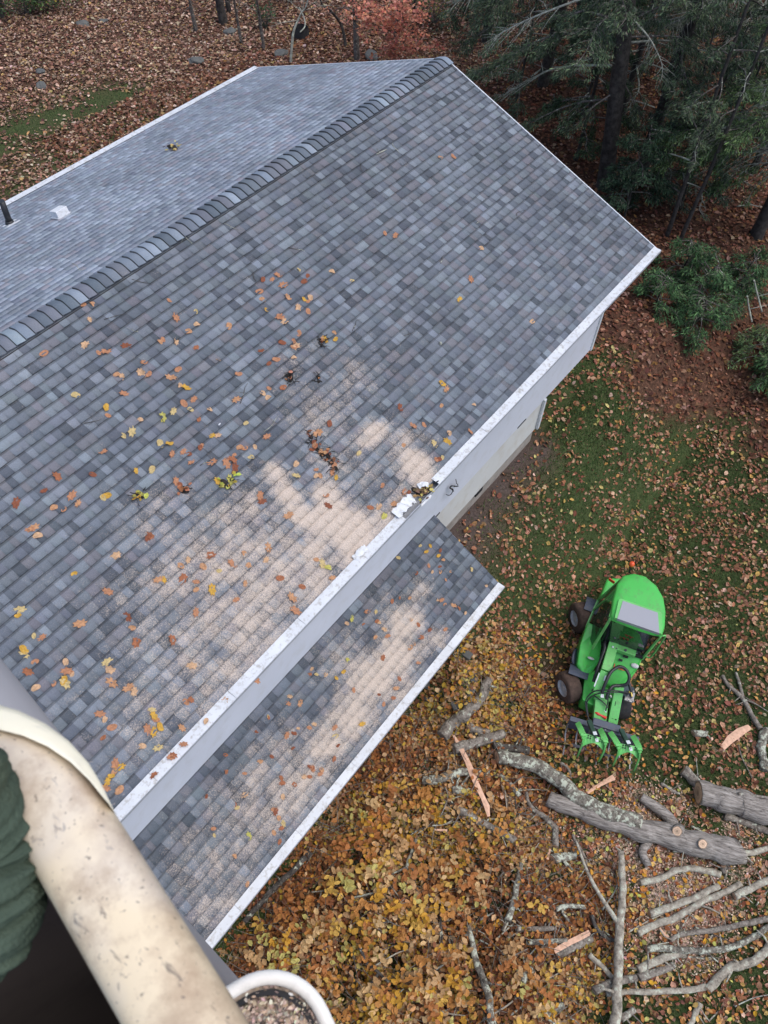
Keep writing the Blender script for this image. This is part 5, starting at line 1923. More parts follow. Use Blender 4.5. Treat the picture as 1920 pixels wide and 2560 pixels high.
def cut_disc(name, c, nrm, r, parent, col=None, off=.004, loc=Vector((0, 0, 0))):
    """sawn face: rings of colour from pith to bark"""
    nrm = Vector(nrm).normalized()
    a = nrm.cross(Vector((0, 0, 1)))
    if a.length < .1: a = nrm.cross(Vector((1, 0, 0)))
    a.normalize(); b_ = nrm.cross(a)
    seg, rn = 20, 7
    V = [Vector(c) + nrm * off - loc]
    cols = []
    ph = random.random() * 6
    for j in range(1, rn + 1):
        for k in range(seg):
            t = 2 * math.pi * k / seg
            rr = r * j / rn * (1 + .05 * math.sin(2 * t + ph) + .03 * math.sin(5 * t))
            V.append(Vector(c) + nrm * (off * (1 - .5 * j / rn)) + a * math.cos(t) * rr + b_ * math.sin(t) * rr - loc)
    F3, F4, C3, C4 = [], [], [], []
    base = np.array(col or (0.66, 0.43, 0.28))
    for k in range(seg):
        F3.append((0, 1 + k, 1 + (k + 1) % seg)); C3.append(base * .45)
    for j in range(1, rn):
        f_ = {1: .62, 2: .85, 3: .78, 4: 1.0, 5: 1.05, 6: .5}[j]
        for k in range(seg):
            q = (k + 1) % seg
            F4.append((1 + (j - 1) * seg + k, 1 + j * seg + k, 1 + j * seg + q, 1 + (j - 1) * seg + q)); C4.append(base * f_ * random.uniform(.94, 1.06))
    return npmesh(name, np.array([v[:] for v in V]), [np.array(F3), np.array(F4)], MT['cut'], parent, np.array(C3 + C4))


def log(name, label, cat, px, r, mat='bark', lift=0.0, ends=(1, 1), forks=(), group=None, seg=12, rough=.07, r2=None, hs=None, endcol=None, knots=()):
    """sawn limb lying on the ground along photograph points px; forks: (index, px list, r0, r1)"""
    r2 = r * .85 if r2 is None else r2
    m_ = len(px)
    def P(u, v, rr, h=0.0):
        g0 = at(u, v, 0)
        hp = float(heap(g0.x, g0.y)) * .92
        return at(u, v, rr * .8 + lift + h + hp)
    r, r2 = (r, r2) if r > .1 else (r * 1.15, r2 * 1.15)
    rad = [r + (r2 - r) * i / (m_ - 1) for i in range(m_)]
    pts = [P(u, v, rad[i], hs[i] if hs else 0) for i, (u, v) in enumerate(px)]
    o0 = pts[0].copy()
    Q, R_ = smooth_path([p - o0 for p in pts], 6, rad)
    # small bends and swelling keep the limb from looking turned
    ph = random.random() * 6
    for i in range(1, len(Q) - 1):
        Q[i] = Q[i] + Vector((math.sin(i * .8 + ph), math.cos(i * 1.1 + ph), 0)) * (.10 * R_[i])
        R_[i] *= 1 + .05 * math.sin(i * 1.3 + ph) + random.uniform(-.03, .03)
    bm = BM()
    tube(bm, Q, R_, seg, rough)
    if .02 < r < .09:
        for _ in range(random.choice((1, 2, 3))):
            i = random.randrange(2, len(Q) - 1)
            dd = (Q[i] - Q[i - 1]).normalized()
            sd2 = dd.cross(Vector((0, 0, 1))) * random.choice((-1, 1))
            L_ = random.uniform(.06, .30)
            e_ = Q[i] + (dd * random.uniform(-.2, .9) + sd2 + Vector((0, 0, random.uniform(0, .7)))).normalized() * (R_[i] + L_)
            rr_ = random.uniform(.16, .34) * R_[i]
            tube(bm, [Q[i], Q[i].lerp(e_, .5) + Vector((random.gauss(0, .012), random.gauss(0, .012), .01)), e_], [rr_ * 1.2, rr_, rr_ * .5], 6, .1)
    cuts = []
    if ends[0]: cuts.append((Q[0], Q[0] - Q[1], R_[0]))
    if ends[1]: cuts.append((Q[-1], Q[-1] - Q[-2], R_[-1]))
    for (i0, fp, fr0, fr1, fend) in forks:
        fpts = [pts[i0]] + [P(u, v, fr0, (hs[i0] if hs else 0)) for u, v in fp]
        rr = [fr0 + (fr1 - fr0) * k / (len(fpts) - 1) for k in range(len(fpts))]
        FQ, FR = smooth_path([p - o0 for p in fpts], 6, rr)
        tube(bm, FQ, FR, seg, rough)
        if fend: cuts.append((FQ[-1], FQ[-1] - FQ[-2], FR[-1]))
    o = done(name, bm, mat)
    o.location = o0
    for c, nrm, rr in cuts:
        cut_disc('cut_end', c, nrm, rr * .97, o, endcol)
    for (u, v, kr, h) in knots:
        c = at(u, v, h) - o0
        nn = (Vector(CAM) - (c + o0)).normalized()
        nn = (nn + Vector((random.gauss(0, .15), random.gauss(0, .15), 0))).normalized()
        bm = BM()
        tube(bm, [c - nn * .12, c - nn * .02, c], [kr * 1.25, kr * 1.08, kr], 16, .05)
        done('branch_stub', bm, mat, o)
        cut_disc('cut_end', c, nn, kr * .97, o, (.80, .56, .38), .006)
    tag(o, label, cat, group)
    return o


def z5(a, b): return (1080 + a * .2532, 1760 + b * .2532)
def z6(a, b): return (1500 + a * .2532, 1760 + b * .2532)
def z7(a, b): return (1500 + a * .2532, 2060 + b * .2532)
def z8(a, b): return (960 + a * .5787, 2100 + b * .5787)
def z9(a, b): return (640 + a * .3617, 2060 + b * .3617)
def zc(a, b): return (1600 + a * .1929, 1600 + b * .1929)


trunk = log('trunk_log', 'largest felled trunk with two pale round saw cuts facing up', 'log',
            [(1370, 1996), (1440, 2022), (1520, 2050), (1600, 2073), (1690, 2095), (1770, 2117), (1846, 2126)], .135, 'bark_rough', .04, (1, 1), r2=.225, seg=22,
            knots=[(1693, 2078, .085, .44), (1757, 2110, .075, .46)], forks=[(3, [(1620, 2100), (1606, 2130), (1622, 2165)], .085, .06, False), (4, [(1676, 2050), (1640, 2018), (1602, 1993)], .11, .08, True)])
log('log', 'thick crooked log streaked with pale lichen lying against the largest trunk', 'log',
    [(1242, 1893), (1300, 1902), (1365, 1928), (1410, 1962), (1450, 2000), (1520, 2032), (1600, 2062)], .12, 'bark_lichen', .14, (1, 0), r2=.15, seg=18, rough=.06)
log('branch', 'bare pale branch leaving the thick end of the largest trunk towards the right edge', 'branch', [(1846, 2132), (1880, 2132), (1925, 2118), (1960, 2110)], .045, 'bark_pale', .03, (0, 0))
log('log', 'very thick ridged log with a full round end, cut off by the right picture edge', 'log', [(1745, 1982), (1800, 1995), (1860, 2012), (1925, 2032), (2000, 2060)], .205, 'bark_rough', .02, (1, 0), r2=.24, seg=22)
log('log', 'grey log butting against the thick ridged log near the right edge', 'log', [(1707, 1925), (1735, 1950), (1775, 1985)], .085, 'bark', .02, (1, 0))
log('log', 'slim log lying under the lower side of the thick ridged log', 'log', [(1810, 2040), (1860, 2055), (1940, 2085)], .06, 'bark', .0, (0, 0))
log('branch', 'thin pole lying on top of the thick ridged log at the right edge', 'branch', [(1845, 1985), (1890, 1990), (1950, 2000)], .025, 'bark', .36, (0, 0))
log('log', 'straight grey log with a pinkish end beside the long pale splinter', 'log', [z5(215, 445), z5(450, 375), z5(705, 290)], .088, 'bark', .03, (0, 1), endcol=(.62, .40, .30))
log('log', 'dark stubby log just above the lichen streaked crooked log', 'log', [z5(600, 425), z5(780, 440), z5(960, 462)], .072, 'bark_dark', .0, (0, 1), endcol=(.45, .32, .25))
log('log', 'bent grey log at the top edge of the brush heap', 'log', [z5(560, -250), z5(480, -60), z5(400, 30), z5(300, 120), z5(190, 200), z5(100, 320)], .075, 'bark', .05, (0, 0), r2=.105)
log('log', 'short brown log end under leaves between the bent and straight grey logs', 'log', [z5(360, 230), z5(450, 260), z5(560, 290)], .07, 'bark', .0, (1, 0))
log('log', 'long lichen spotted log crossing under the pale splinter', 'log', [z5(-90, 750), z5(60, 745), z5(220, 690), z5(400, 670), z5(560, 690)], .07, 'bark_lichen', .03, (1, 0), r2=.06)
log('log', 'short lichen covered log piece just below the spotted log', 'log', [z5(200, 850), z5(330, 860), z5(470, 880)], .06, 'bark_lichen', .0, (0, 0))
log('log', 'knobbly grey log with a sawn lower right end amid orange leaves', 'log', [z5(255, 1030), z5(370, 1100), z5(480, 1170), z5(620, 1235), z5(740, 1300), z5(815, 1345)], .06, 'bark', .03, (0, 1))
log('branch', 'smooth tan branch curving down to a square cut end', 'branch', [z5(930, 870), z5(960, 990), z5(1040, 1070), z5(1140, 1140), z5(1215, 1240), z5(1215, 1405)], .028, 'bark', .02, (0, 1), r2=.052, forks=[(3, [z5(1200, 1120)], .018, .010, False)])
log('log', 'short lichen covered log below the square cut tan branch', 'log', [z5(1190, 1535), z5(1300, 1510), z5(1420, 1492)], .072, 'bark_lichen', .0, (1, 1))
log('branch', 'dark knotted limb left of the forked trunk start', 'branch', [z5(640, 700), z5(740, 760), z5(800, 830), z5(865, 910)], .045, 'bark_lichen', .03, (0, 0), forks=[(1, [z5(690, 800), z5(710, 850)], .02, .01, False)])
log('branch', 'long thin branch leading into the knobbly grey log', 'branch', [z5(-60, 830), z5(110, 890), z5(200, 980), z5(260, 1040)], .018, 'bark_dark', .03, (0, 0))
log('branch', 'small crooked stick between the grapple and the crooked log', 'branch', [z5(1265, 580), z5(1345, 640), z5(1370, 735)], .026, 'bark', .01, (0, 0))
log('branch', 'slender reddish branch running down beside the short lichen log', 'branch', [z5(1385, 1290), z5(1440, 1390), z5(1500, 1500), z5(1560, 1680), z5(1600, 1800)], .026, 'bark', .03, (0, 0))
log('log', 'small round log piece lying in the open leaves right of the grapple', 'log', [zc(690, 1212), zc(780, 1214), zc(868, 1218)], .058, 'bark_lichen', .0, (1, 1))
log('branch', 'forked limb with side twigs at the right picture edge', 'branch', [zc(1060, 460), zc(1160, 600), zc(1330, 760), zc(1450, 980), zc(1560, 1150)], .030, 'bark', .03, (0, 0), r2=.045, forks=[(2, [zc(1300, 600), zc(1240, 420)], .035, .025, False), (2, [zc(1500, 830), zc(1660, 930)], .015, .008, False), (1, [zc(1300, 700), zc(1620, 900)], .012, .006, False)])
log('log', 'upright lying lichen log against the right picture edge', 'log', [zc(1640, 1150), zc(1590, 1280), zc(1570, 1420), zc(1600, 1560), zc(1600, 1690)], .075, 'bark_lichen', .0, (0, 0), rough=.05)
log('branch', 'thin bare whip hanging below the pale split slab at right', 'branch', [zc(1270, 1330), zc(1320, 1520), zc(1400, 1680), zc(1450, 1790)], .010, 'bark', .02, (0, 0))
log('branch', 'small loose stick between the largest trunk and the right grey log', 'branch', [z6(600, 785), z6(690, 840), z6(785, 890)], .028, 'bark', .01, (0, 1))
log('log', 'round stub standing on end below the thick end of the largest trunk', 'log', [(1808, 2178), (1809, 2164)], .045, 'bark', -.02, (0, 1), hs=[0, .10])
log('branch', 'tall grey green forked branch running out of the bottom of the photo', 'branch',
    [z7(130, 2100), z7(165, 1800), z7(180, 1400), z7(195, 1000), z7(220, 760), z7(222, 560), z7(205, 270)], .072, 'bark_pale', .20, (0, 0), r2=.045,
    forks=[(3, [z8(940, 250), z8(880, 140), z8(830, 5)], .042, .018, False), (6, [z7(150, 225)], .02, .01, False)])
log('log', 'curved pale log with shaved bark below the sawdust patch', 'log', [z7(395, 580), z7(590, 540), z7(740, 465), z7(900, 440), z7(1060, 465), z7(1190, 500)], .045, 'bark_pale', .02, (0, 0), r2=.05)
log('log', 'straight pale pole with an orange sawn end pointing left', 'log', [z7(490, 888), z7(720, 810), z7(950, 720), z7(1170, 610)], .052, 'bark_pale', .03, (1, 0))
log('log', 'long pale limb running parallel just under the orange ended pole', 'log', [z7(370, 1080), z7(560, 985), z7(760, 920), z7(1000, 770), z7(1200, 690), z7(1390, 590)], .052, 'bark_pale', .01, (0, 0))
log('log', 'pale log with a brown cut end entering from the right edge', 'log', [z7(1325, 715), z7(1480, 640), z7(1700, 530)], .055, 'bark_pale', .02, (1, 0))
log('branch', 'narrow wavy branch reaching from broken bark to the right edge', 'branch', [z7(690, 1150), z7(800, 1090), z7(980, 1065), z7(1200, 1035), z7(1400, 990), z7(1700, 930)], .032, 'bark', .03, (0, 0), r2=.042)
log('log', 'long curved lichen spotted limb with a small round end at its left', 'log', [z7(460, 1235), z7(620, 1225), z7(800, 1245), z7(1000, 1250), z7(1250, 1230), z7(1450, 1150), z7(1590, 1070), z7(1700, 990)], .046, 'bark_lichen', .06, (1, 0))
log('log', 'pale grey limb tucked diagonally under the curved lichen limb', 'log', [z7(370, 1440), z7(540, 1360), z7(700, 1300), z7(880, 1250)], .058, 'bark_pale', .0, (0, 0))
log('log', 'blunt grey log between two limbs below the curved lichen limb', 'log', [z7(380, 1520), z7(560, 1460), z7(735, 1395)], .055, 'bark', .0, (0, 0))
log('log', 'rough grey limb crossing behind the tall forked branch near the bottom', 'log', [z7(-60, 1650), z7(120, 1570), z7(360, 1520)], .055, 'bark', .06, (0, 0))
log('log', 'pale birch like limb with an elbow, entering from the lower right edge', 'log', [z7(1700, 1180), z7(1590, 1300), z7(1440, 1385), z7(1300, 1410), z7(1180, 1510), z7(1060, 1640)], .058, 'bark_pale', .02, (0, 1), r2=.06)
log('log', 'straight pale limb pointing left from the elbow limb', 'log', [z7(1050, 1610), z7(860, 1640), z7(600, 1655), z7(260, 1660), z7(60, 1680)], .042, 'bark_pale', .02, (0, 0))
log('log', 'slim tapered log standing alone near the bottom right', 'log', [z7(985, 1770), z7(940, 1880), z7(880, 2000)], .042, 'bark_pale', .0, (0, 0))
log('log', 'short grey branch touching the tall forked branch at the bottom', 'log', [z7(200, 1930), z7(340, 1830)], .05, 'bark', .03, (0, 0))
log('branch', 'lichen crusted limb hanging straight down in the middle of the brush', 'branch', [z8(592, 100), z8(575, 190), z8(560, 270), z8(533, 350)], .035, 'bark_lichen', .08, (0, 0), r2=.048)
log('branch', 'short level grey limb left of the split half log', 'branch', [z8(572, 382), z8(660, 384), z8(742, 380)], .038, 'bark', .04, (0, 0))
log('branch', 'long lichen limb snaking down the brush left of the tall branch', 'branch', [z8(365, 370), z8(380, 440), z8(400, 530), z8(432, 610), z8(455, 700), z8(470, 830)], .04, 'bark_lichen', .08, (0, 0), r2=.052)
log('branch', 'level lichen limb touching the split half log', 'branch', [z8(620, 440), z8(700, 440), z8(790, 433)], .04, 'bark_lichen', .04, (0, 0))
log('branch', 'lichen limb with a hooked end above the split half log', 'branch', [z8(740, 300), z8(790, 285), z8(870, 290)], .035, 'bark_lichen', .06, (0, 0), forks=[(1, [z8(770, 310), z8(800, 350)], .025, .02, False)])
log('branch', 'small grey limb at the upper left of the hooked lichen limb', 'branch', [z8(605, 225), z8(650, 238), z8(700, 252)], .038, 'bark', .05, (0, 0))
log('branch', 'short slanting limb right of the split half log with mossy bark', 'branch', [z8(885, 495), z8(940, 545), z8(1000, 610)], .038, 'bark_pale', .05, (0, 0))
log('branch', 'short thick stub half buried in leaves near the bottom', 'branch', [z8(590, 615), z8(638, 558)], .055, 'bark_lichen', .03, (0, 0))
log('branch', 'dark curved limb ending behind the tall forked branch', 'branch', [z8(895, 325), z8(925, 390), z8(970, 425), z8(1010, 440)], .03, 'bark_dark', .06, (0, 0))
log('branch', 'pale lichen stub at the bottom edge of the photo', 'branch', [z8(675, 780), z8(720, 745), z8(775, 715)], .05, 'bark_lichen', .04, (0, 0))
log('branch', 'dark mossy limb lying along the drip line of the porch gutter', 'branch', [(775, 2130), (735, 2175), (690, 2215), (655, 2255), (610, 2305)], .045, 'bark_dark', .05, (0, 0))
log('branch', 'bowed dark limb at the lower end of the porch gutter', 'branch', [z9(-260, 420), z9(-240, 560), z9(-210, 660), z9(-170, 720)], .02, 'bark', .06, (0, 0))
log('branch', 'dark branch ending in a fork left of bottom centre', 'branch', [z9(715, 850), z9(770, 960), z9(850, 1030), z9(915, 1095)], .022, 'bark_dark', .09, (0, 0), forks=[(2, [z9(780, 1120), z9(700, 1210), z9(640, 1260), z9(560, 1350)], .022, .012, False)])
log('branch', 'lichen spotted branch standing up out of the upper brush', 'branch', [z9(1105, 105), z9(1070, 210), z9(1040, 300), z9(1040, 430)], .026, 'bark_lichen', .09, (0, 0), forks=[(2, [z9(930, 350)], .02, .012, False)])
for pp in ([z9(450, 470), z9(420, 620), z9(402, 800)], [z9(800, 330), z9(900, 420), z9(1020, 535)], [z9(1275, 590), z9(1272, 800), z9(1240, 1010)], [z9(890, 400), z9(940, 520), z9(960, 580)], [z9(1060, 80), z9(1160, 25), z9(1300, 5)],
           [z9(820, 980), z9(980, 890), z9(1050, 870)], [z9(380, 470), z9(500, 460)], [z9(770, 640), z9(800, 690), z9(880, 745)], [z9(1350, 800), z9(1390, 900), z9(1395, 970)], [z8(0, 170), z8(60, 240), z8(100, 330)],
           [z5(0, 1200), z5(110, 1190), z5(200, 1150)], [z5(130, 820), z5(150, 950), z5(20, 1250), z5(0, 1400)], [z5(720, 850), z5(735, 1000), z5(750, 1180)], [z5(820, 930), z5(840, 1180)], [z5(600, 900), z5(610, 1000)], [z8(240, 300), z8(250, 450), z8(215, 570)],
           [z8(700, 180), z8(640, 200), z8(560, 180)], [z8(640, 330), z8(700, 330), z8(760, 345)], [z8(740, 370), z8(735, 430)], [z8(560, 500), z8(620, 470)], [z8(640, 530), z8(700, 440)], [z8(130, 620), z8(100, 690)], [z8(280, 430), z8(300, 500), z8(320, 540)],
           [z8(870, 120), z8(850, 60)], [z7(-100, 1100), z7(30, 1060), z7(150, 1150)], [z7(560, 1190), z7(680, 1170)], [z7(590, 1040), z7(640, 1110), z7(700, 1140)], [z7(720, 270), z7(960, 290)]):
    log('twig', 'thin bare twig poking out of the heaped leaves of the felled tree top', 'twig', pp, .012, random.choice(['bark', 'bark_dark', 'bark_pale']), .10, (0, 0), group='thin bare twigs sticking out of the brush heap', seg=6, r2=.006)


for k in range(85):
    u = random.uniform(1080, 1915); v = random.uniform(1960, 2555)
    if random.random() < .3: u = random.uniform(720, 1300); v = random.uniform(1880, 2540)
    a = random.gauss(-.35, .7); L = random.uniform(30, 130)
    q = [(u, v), (u + L * .5 * math.cos(a) + random.gauss(0, 5), v + L * .5 * math.sin(a) + random.gauss(0, 5)), (u + L * math.cos(a), v + L * math.sin(a))]
    log('stick', 'short broken stick among the felled limbs and leaves', 'stick', q, random.uniform(.007, .020), random.choice(['bark', 'bark_pale', 'bark_lichen', 'dead', 'bark_dark']), random.uniform(.0, .05), (0, 0), group='short broken sticks around the felled limbs', seg=6, r2=.006)


def slab(name, label, px, wpx, thick, lift=.04, bark=False, cat='split wood'):
    """split piece of fresh wood: ragged tapered board along px with widths in metres"""
    pts = []
    for (u, v) in px:
        g0 = at(u, v, 0)
        pts.append(at(u, v, lift + float(heap(g0.x, g0.y)) * .95))
    o0 = pts[0].copy()
    bm = BM()
    prev = None
    for i, p in enumerate(pts):
        d = (pts[min(i + 1, len(pts) - 1)] - pts[max(i - 1, 0)]).normalized()
        s_ = d.cross(Vector((0, 0, 1))).normalized()
        w_ = wpx[i] / 2
        q = p - o0
        row = [bm.verts.new(q - s_ * w_ * random.uniform(.85, 1.1)), bm.verts.new(q + Vector((0, 0, thick * .35))), bm.verts.new(q + s_ * w_ * random.uniform(.85, 1.1) + Vector((0, 0, thick * random.uniform(-.2, .3)))), bm.verts.new(q - Vector((0, 0, thick)))]
        if prev:
            for k in range(4):
                bm.faces.new((prev[k], prev[(k + 1) % 4], row[(k + 1) % 4], row[k]))
        else: bm.faces.new(row)
        prev = row
    bm.faces.new(list(reversed(prev)))
    bmesh.ops.recalc_face_normals(bm, faces=bm.faces)
    o = done(name, bm, 'wood')
    o.location = o0
    if bark:
        bm = BM()
        q0, q1 = pts[0] - o0, pts[-1] - o0
        dd = (q1 - q0).normalized().cross(Vector((0, 0, 1))).normalized()
        if dd.dot(Vector(pz(1400, 2560, -2)) - Vector(pz(1400, 2400, -2))) < 0: dd = -dd
        tube(bm, [q0 + dd * .045 + Vector((0, 0, -.055)), (q0 + q1) / 2 + dd * .045 + Vector((0, 0, -.055)), q1 + dd * .045 + Vector((0, 0, -.055))], [.07, .072, .07], 12, .06)
        done('bark', bm, 'bark', o)
    tag(o, label, cat)
    return o


slab('splinter', 'long thin pinkish splinter of split wood lying down across the grey logs', [z5(215, 310), z5(290, 440), z5(350, 570), z5(400, 690), z5(450, 810), z5(500, 920), z5(545, 1010), z5(560, 1110)], [.04, .09, .10, .12, .09, .08, .10, .05], .03, .16)
slab('split_slab', 'fresh split half log with a flat pink top in the lower brush', [z8(738, 485), z8(800, 450), z8(892, 405)], [.12, .13, .13], .03, .10, True)
slab('split_slab', 'broad pale pink slab of split wood near the right edge', [zc(1070, 1400), zc(1180, 1280), zc(1300, 1190), zc(1420, 1120)], [.09, .16, .15, .10], .03, .05)
slab('split_slab', 'pale wedge of split wood between the grapple and the largest trunk', [(1468, 1982), (1500, 1962), (1535, 1942)], [.05, .07, .10], .03, .05)
slab('split_slab', 'small pink wood shard right beside the pale wedge below the grapple', [(1516, 1962), (1535, 1978)], [.05, .04], .02, .03)
slab('split_slab', 'small square pink wood block between the splinter and the dark knotted limb', [z5(640, 890), z5(680, 900), z5(705, 930)], [.08, .09, .07], .03, .08)
slab('split_slab', 'small upright pale chip left of the short lichen covered log', [z5(1165, 1430), z5(1140, 1535)], [.035, .045], .02, .05)
slab('split_slab', 'thin pink sliver at the left of the knobbly grey log', [z5(30, 1240), z5(150, 1250)], [.03, .04], .015, .10)
slab('split_slab', 'torn bark strip hooking out of the chips at bottom right', [z7(590, 1030), z7(640, 1090), z7(700, 1140), z7(720, 1120)], [.03, .04, .05, .02], .015, .05)
# stone ring half hidden under the porch corner
c = at(1128, 1690, .02)
for k in range(9):
    a = k * .7
    p = c + Vector((math.cos(a) * .42, math.sin(a) * .42, 0))
    p.z = float(gz(p.x, p.y)) + .03
    bm = BM()
    box(bm, (0, 0, 0), (random.uniform(.22, .28), random.uniform(.12, .16), .09), bevel=.02)
    o = done('edging_stone', bm, 'rock'); o.location = p; o.rotation_euler = (0, random.gauss(0, .06), a + 1.57)
    tag(o, 'flat stone of the half buried ring under the porch corner', 'stone', 'ring of edging stones under the porch corner')

# ================================================================== WOODLAND
NV, NF, NC = [], [], []


def rand_unit(n):
    v = RNG.normal(0, 1, (n, 3)); return v / np.linalg.norm(v, axis=1)[:, None]


def needles(name, C0, spread, per, parent, size=(.05, .12), col=None, asp=.22, droop=.3, axis=None):
    """clumps of narrow needle blades round points C0"""
    C0 = np.asarray(C0, float)
    n = len(C0) * per
    P = np.repeat(C0, per, 0) + RNG.normal(0, 1, (n, 3)) * np.array(spread)
    t = rand_unit(n)
    if axis is not None: t = t * .7 + np.repeat(axis, per, 0) * .8
    t[:, 2] -= droop
    t /= np.linalg.norm(t, axis=1)[:, None]
    b_ = np.cross(t, rand_unit(n) * .6 + np.array([0, 0, 1.0]))
    b_ /= np.linalg.norm(b_, axis=1)[:, None] + 1e-9
    L = RNG.uniform(size[0], size[1], (n, 1))
    w_ = L * asp * .5
    V = np.stack([P - b_ * w_ * .5, P + b_ * w_ * .5, P + t * L * .6 + b_ * w_, P + t * L, P + t * L * .6 - b_ * w_], 1)
    V = V.reshape(-1, 3)
    i = np.arange(n) * 5
    pal = col or [(0.045, 0.075, 0.04), (0.07, 0.11, 0.055), (0.10, 0.145, 0.07), (0.035, 0.05, 0.032), (0.11, 0.115, 0.085)]
    tone = np.repeat(RNG.uniform(.55, 1.35, len(C0)), per)[:, None]
    c = leafcols(pal, [3, 3, 1.6, 3, 1][:len(pal)], n, .15, .04) * tone * np.array([1.65, 1.5, 1.6])
    return npmesh(name, V, np.stack([i, i + 1, i + 2, i + 3, i + 4], 1), MT['needle'], parent, np.clip(c, .005, .6))


def conifer(name, label, base, h, r, lean=(0, 0), limbs=(), nl=16, z0=1.5, reach=(1.6, 3.2), per=10, dens=1.0, dead=.35, col=None, cat='tree', group=None, mat='trunk', seed=0, zmax=None, azi=None):
    """evergreen: trunk, drooping limbs, needle sprays. base: ground point. limbs: extra tips (world points)"""
    rs = random.Random(seed * 97 + 5)
    o0 = Vector(base)
    root = empty(name, o0)
    tag(root, label, cat, group)
    top = Vector((lean[0] * h, lean[1] * h, h))
    bend = Vector((rs.gauss(0, .12), rs.gauss(0, .12), 0))
    tp = [Vector((0, 0, -.3))] + [top * f + bend * math.sin(f * 3.1) for f in (.05, .2, .4, .6, .8, 1.0)]
    tr_ = [r * 1.35, r * 1.1, r, r * .85, r * .62, r * .38, r * .06]
    bm = BM()
    Q, R_ = smooth_path(tp, 4, tr_)
    tube(bm, Q, R_, 12, .08)
    done('trunk', bm, mat, root)
    def ontrunk(z):
        f = min(max(z / h, 0), 1)
        return top * f + bend * math.sin(f * 3.1)
    specs = []
    for tip, sz in limbs:
        specs.append((ontrunk(sz), Vector(tip) - o0, rs.random() < dead * 1.2))
    nl = int(nl * (1.75 if h > 8 else 1))
    for i in range(nl):
        z = z0 + (h * .96 - z0) * (i + rs.random()) / nl
        if zmax and z > zmax and rs.random() < .4: pass
        a = rs.uniform(0, 6.28) if azi is None else rs.gauss(azi[0], azi[1])
        L = rs.uniform(*reach) * (1 - .55 * z / h)
        s = ontrunk(z)
        specs.append((s, s + Vector((math.cos(a) * L, math.sin(a) * L, rs.uniform(-.45, .15) * L)), rs.random() < dead * (1.3 if z < h * .4 else .5)))
    bl, bd = BM(), BM()
    pts, axs = [], []
    nd_ = 0
    for s, e, isdead in specs:
        L = (e - s).length
        mid = s.lerp(e, .5) + Vector((rs.gauss(0, .06), rs.gauss(0, .06), .10)) * L
        q1 = s.lerp(e, .8) + Vector((rs.gauss(0, .05), rs.gauss(0, .05), .05)) * L
        path = smooth_path([s, mid, q1, e], 4)
        rr = [max(.004, .030 * (L / 2.5) ** .5 * (1 - .85 * k / (len(path) - 1))) for k in range(len(path))]
        tgt = bd if isdead else bl
        nd_ += isdead
        tube(tgt, path, rr, 5, .1)
        d = (e - s).normalized()
        side = d.cross(Vector((0, 0, 1))).normalized()
        ns = int(L * (8.5 * dens if not isdead else 13)) + 3
        for k in range(ns):
            f = rs.uniform(.25 if not isdead else .3, 1.0)
            i0 = min(int(f * (len(path) - 1)), len(path) - 2)
            p = path[i0].lerp(path[i0 + 1], f * (len(path) - 1) - i0)
            sl_ = L * rs.uniform(.12, .34) * (1.15 - f * .6)
            sg = rs.choice((-1, 1))
            td = (d * rs.uniform(.3, .9) + side * sg * rs.uniform(.5, 1.0) + Vector((0, 0, rs.uniform(-.55, .1)))).normalized()
            e2_ = p + td * sl_
            if rs.random() < (.9 if isdead else .45):
                tube(tgt, [p, p.lerp(e2_, .5) + Vector((rs.gauss(0, .03), rs.gauss(0, .03), .02)), e2_], [rr[i0] * .45, rr[i0] * .3, .002], 4, cap=False)
            if not isdead or rs.random() < .12:
                m_ = max(2, int(sl_ / .075))
                for j in range(m_):
                    pts.append(p.lerp(e2_, (j + rs.random()) / m_)[:]); axs.append(td[:])
    if len(bl.verts): done('limbs', bl, 'trunk_grey', root)
    else: bl.free()
    if len(bd.verts): done('dead_limbs', bd, 'dead', root)
    else: bd.free()
    if pts:
        needles('foliage', np.array(pts), (.06, .06, .035), per + 2, root, axis=np.array(axs), col=col)
    return root


def G(u, v): return at(u, v, 0)


BRIGHT = [(0.065, 0.12, 0.045), (0.10, 0.17, 0.06), (0.13, 0.205, 0.08), (0.045, 0.075, 0.035), (0.12, 0.135, 0.09)]
# tips given where the photograph shows the spray, each at its own height above the ground
def T(u, v, z, sz): return (tuple(pz(u, v, z)), sz)


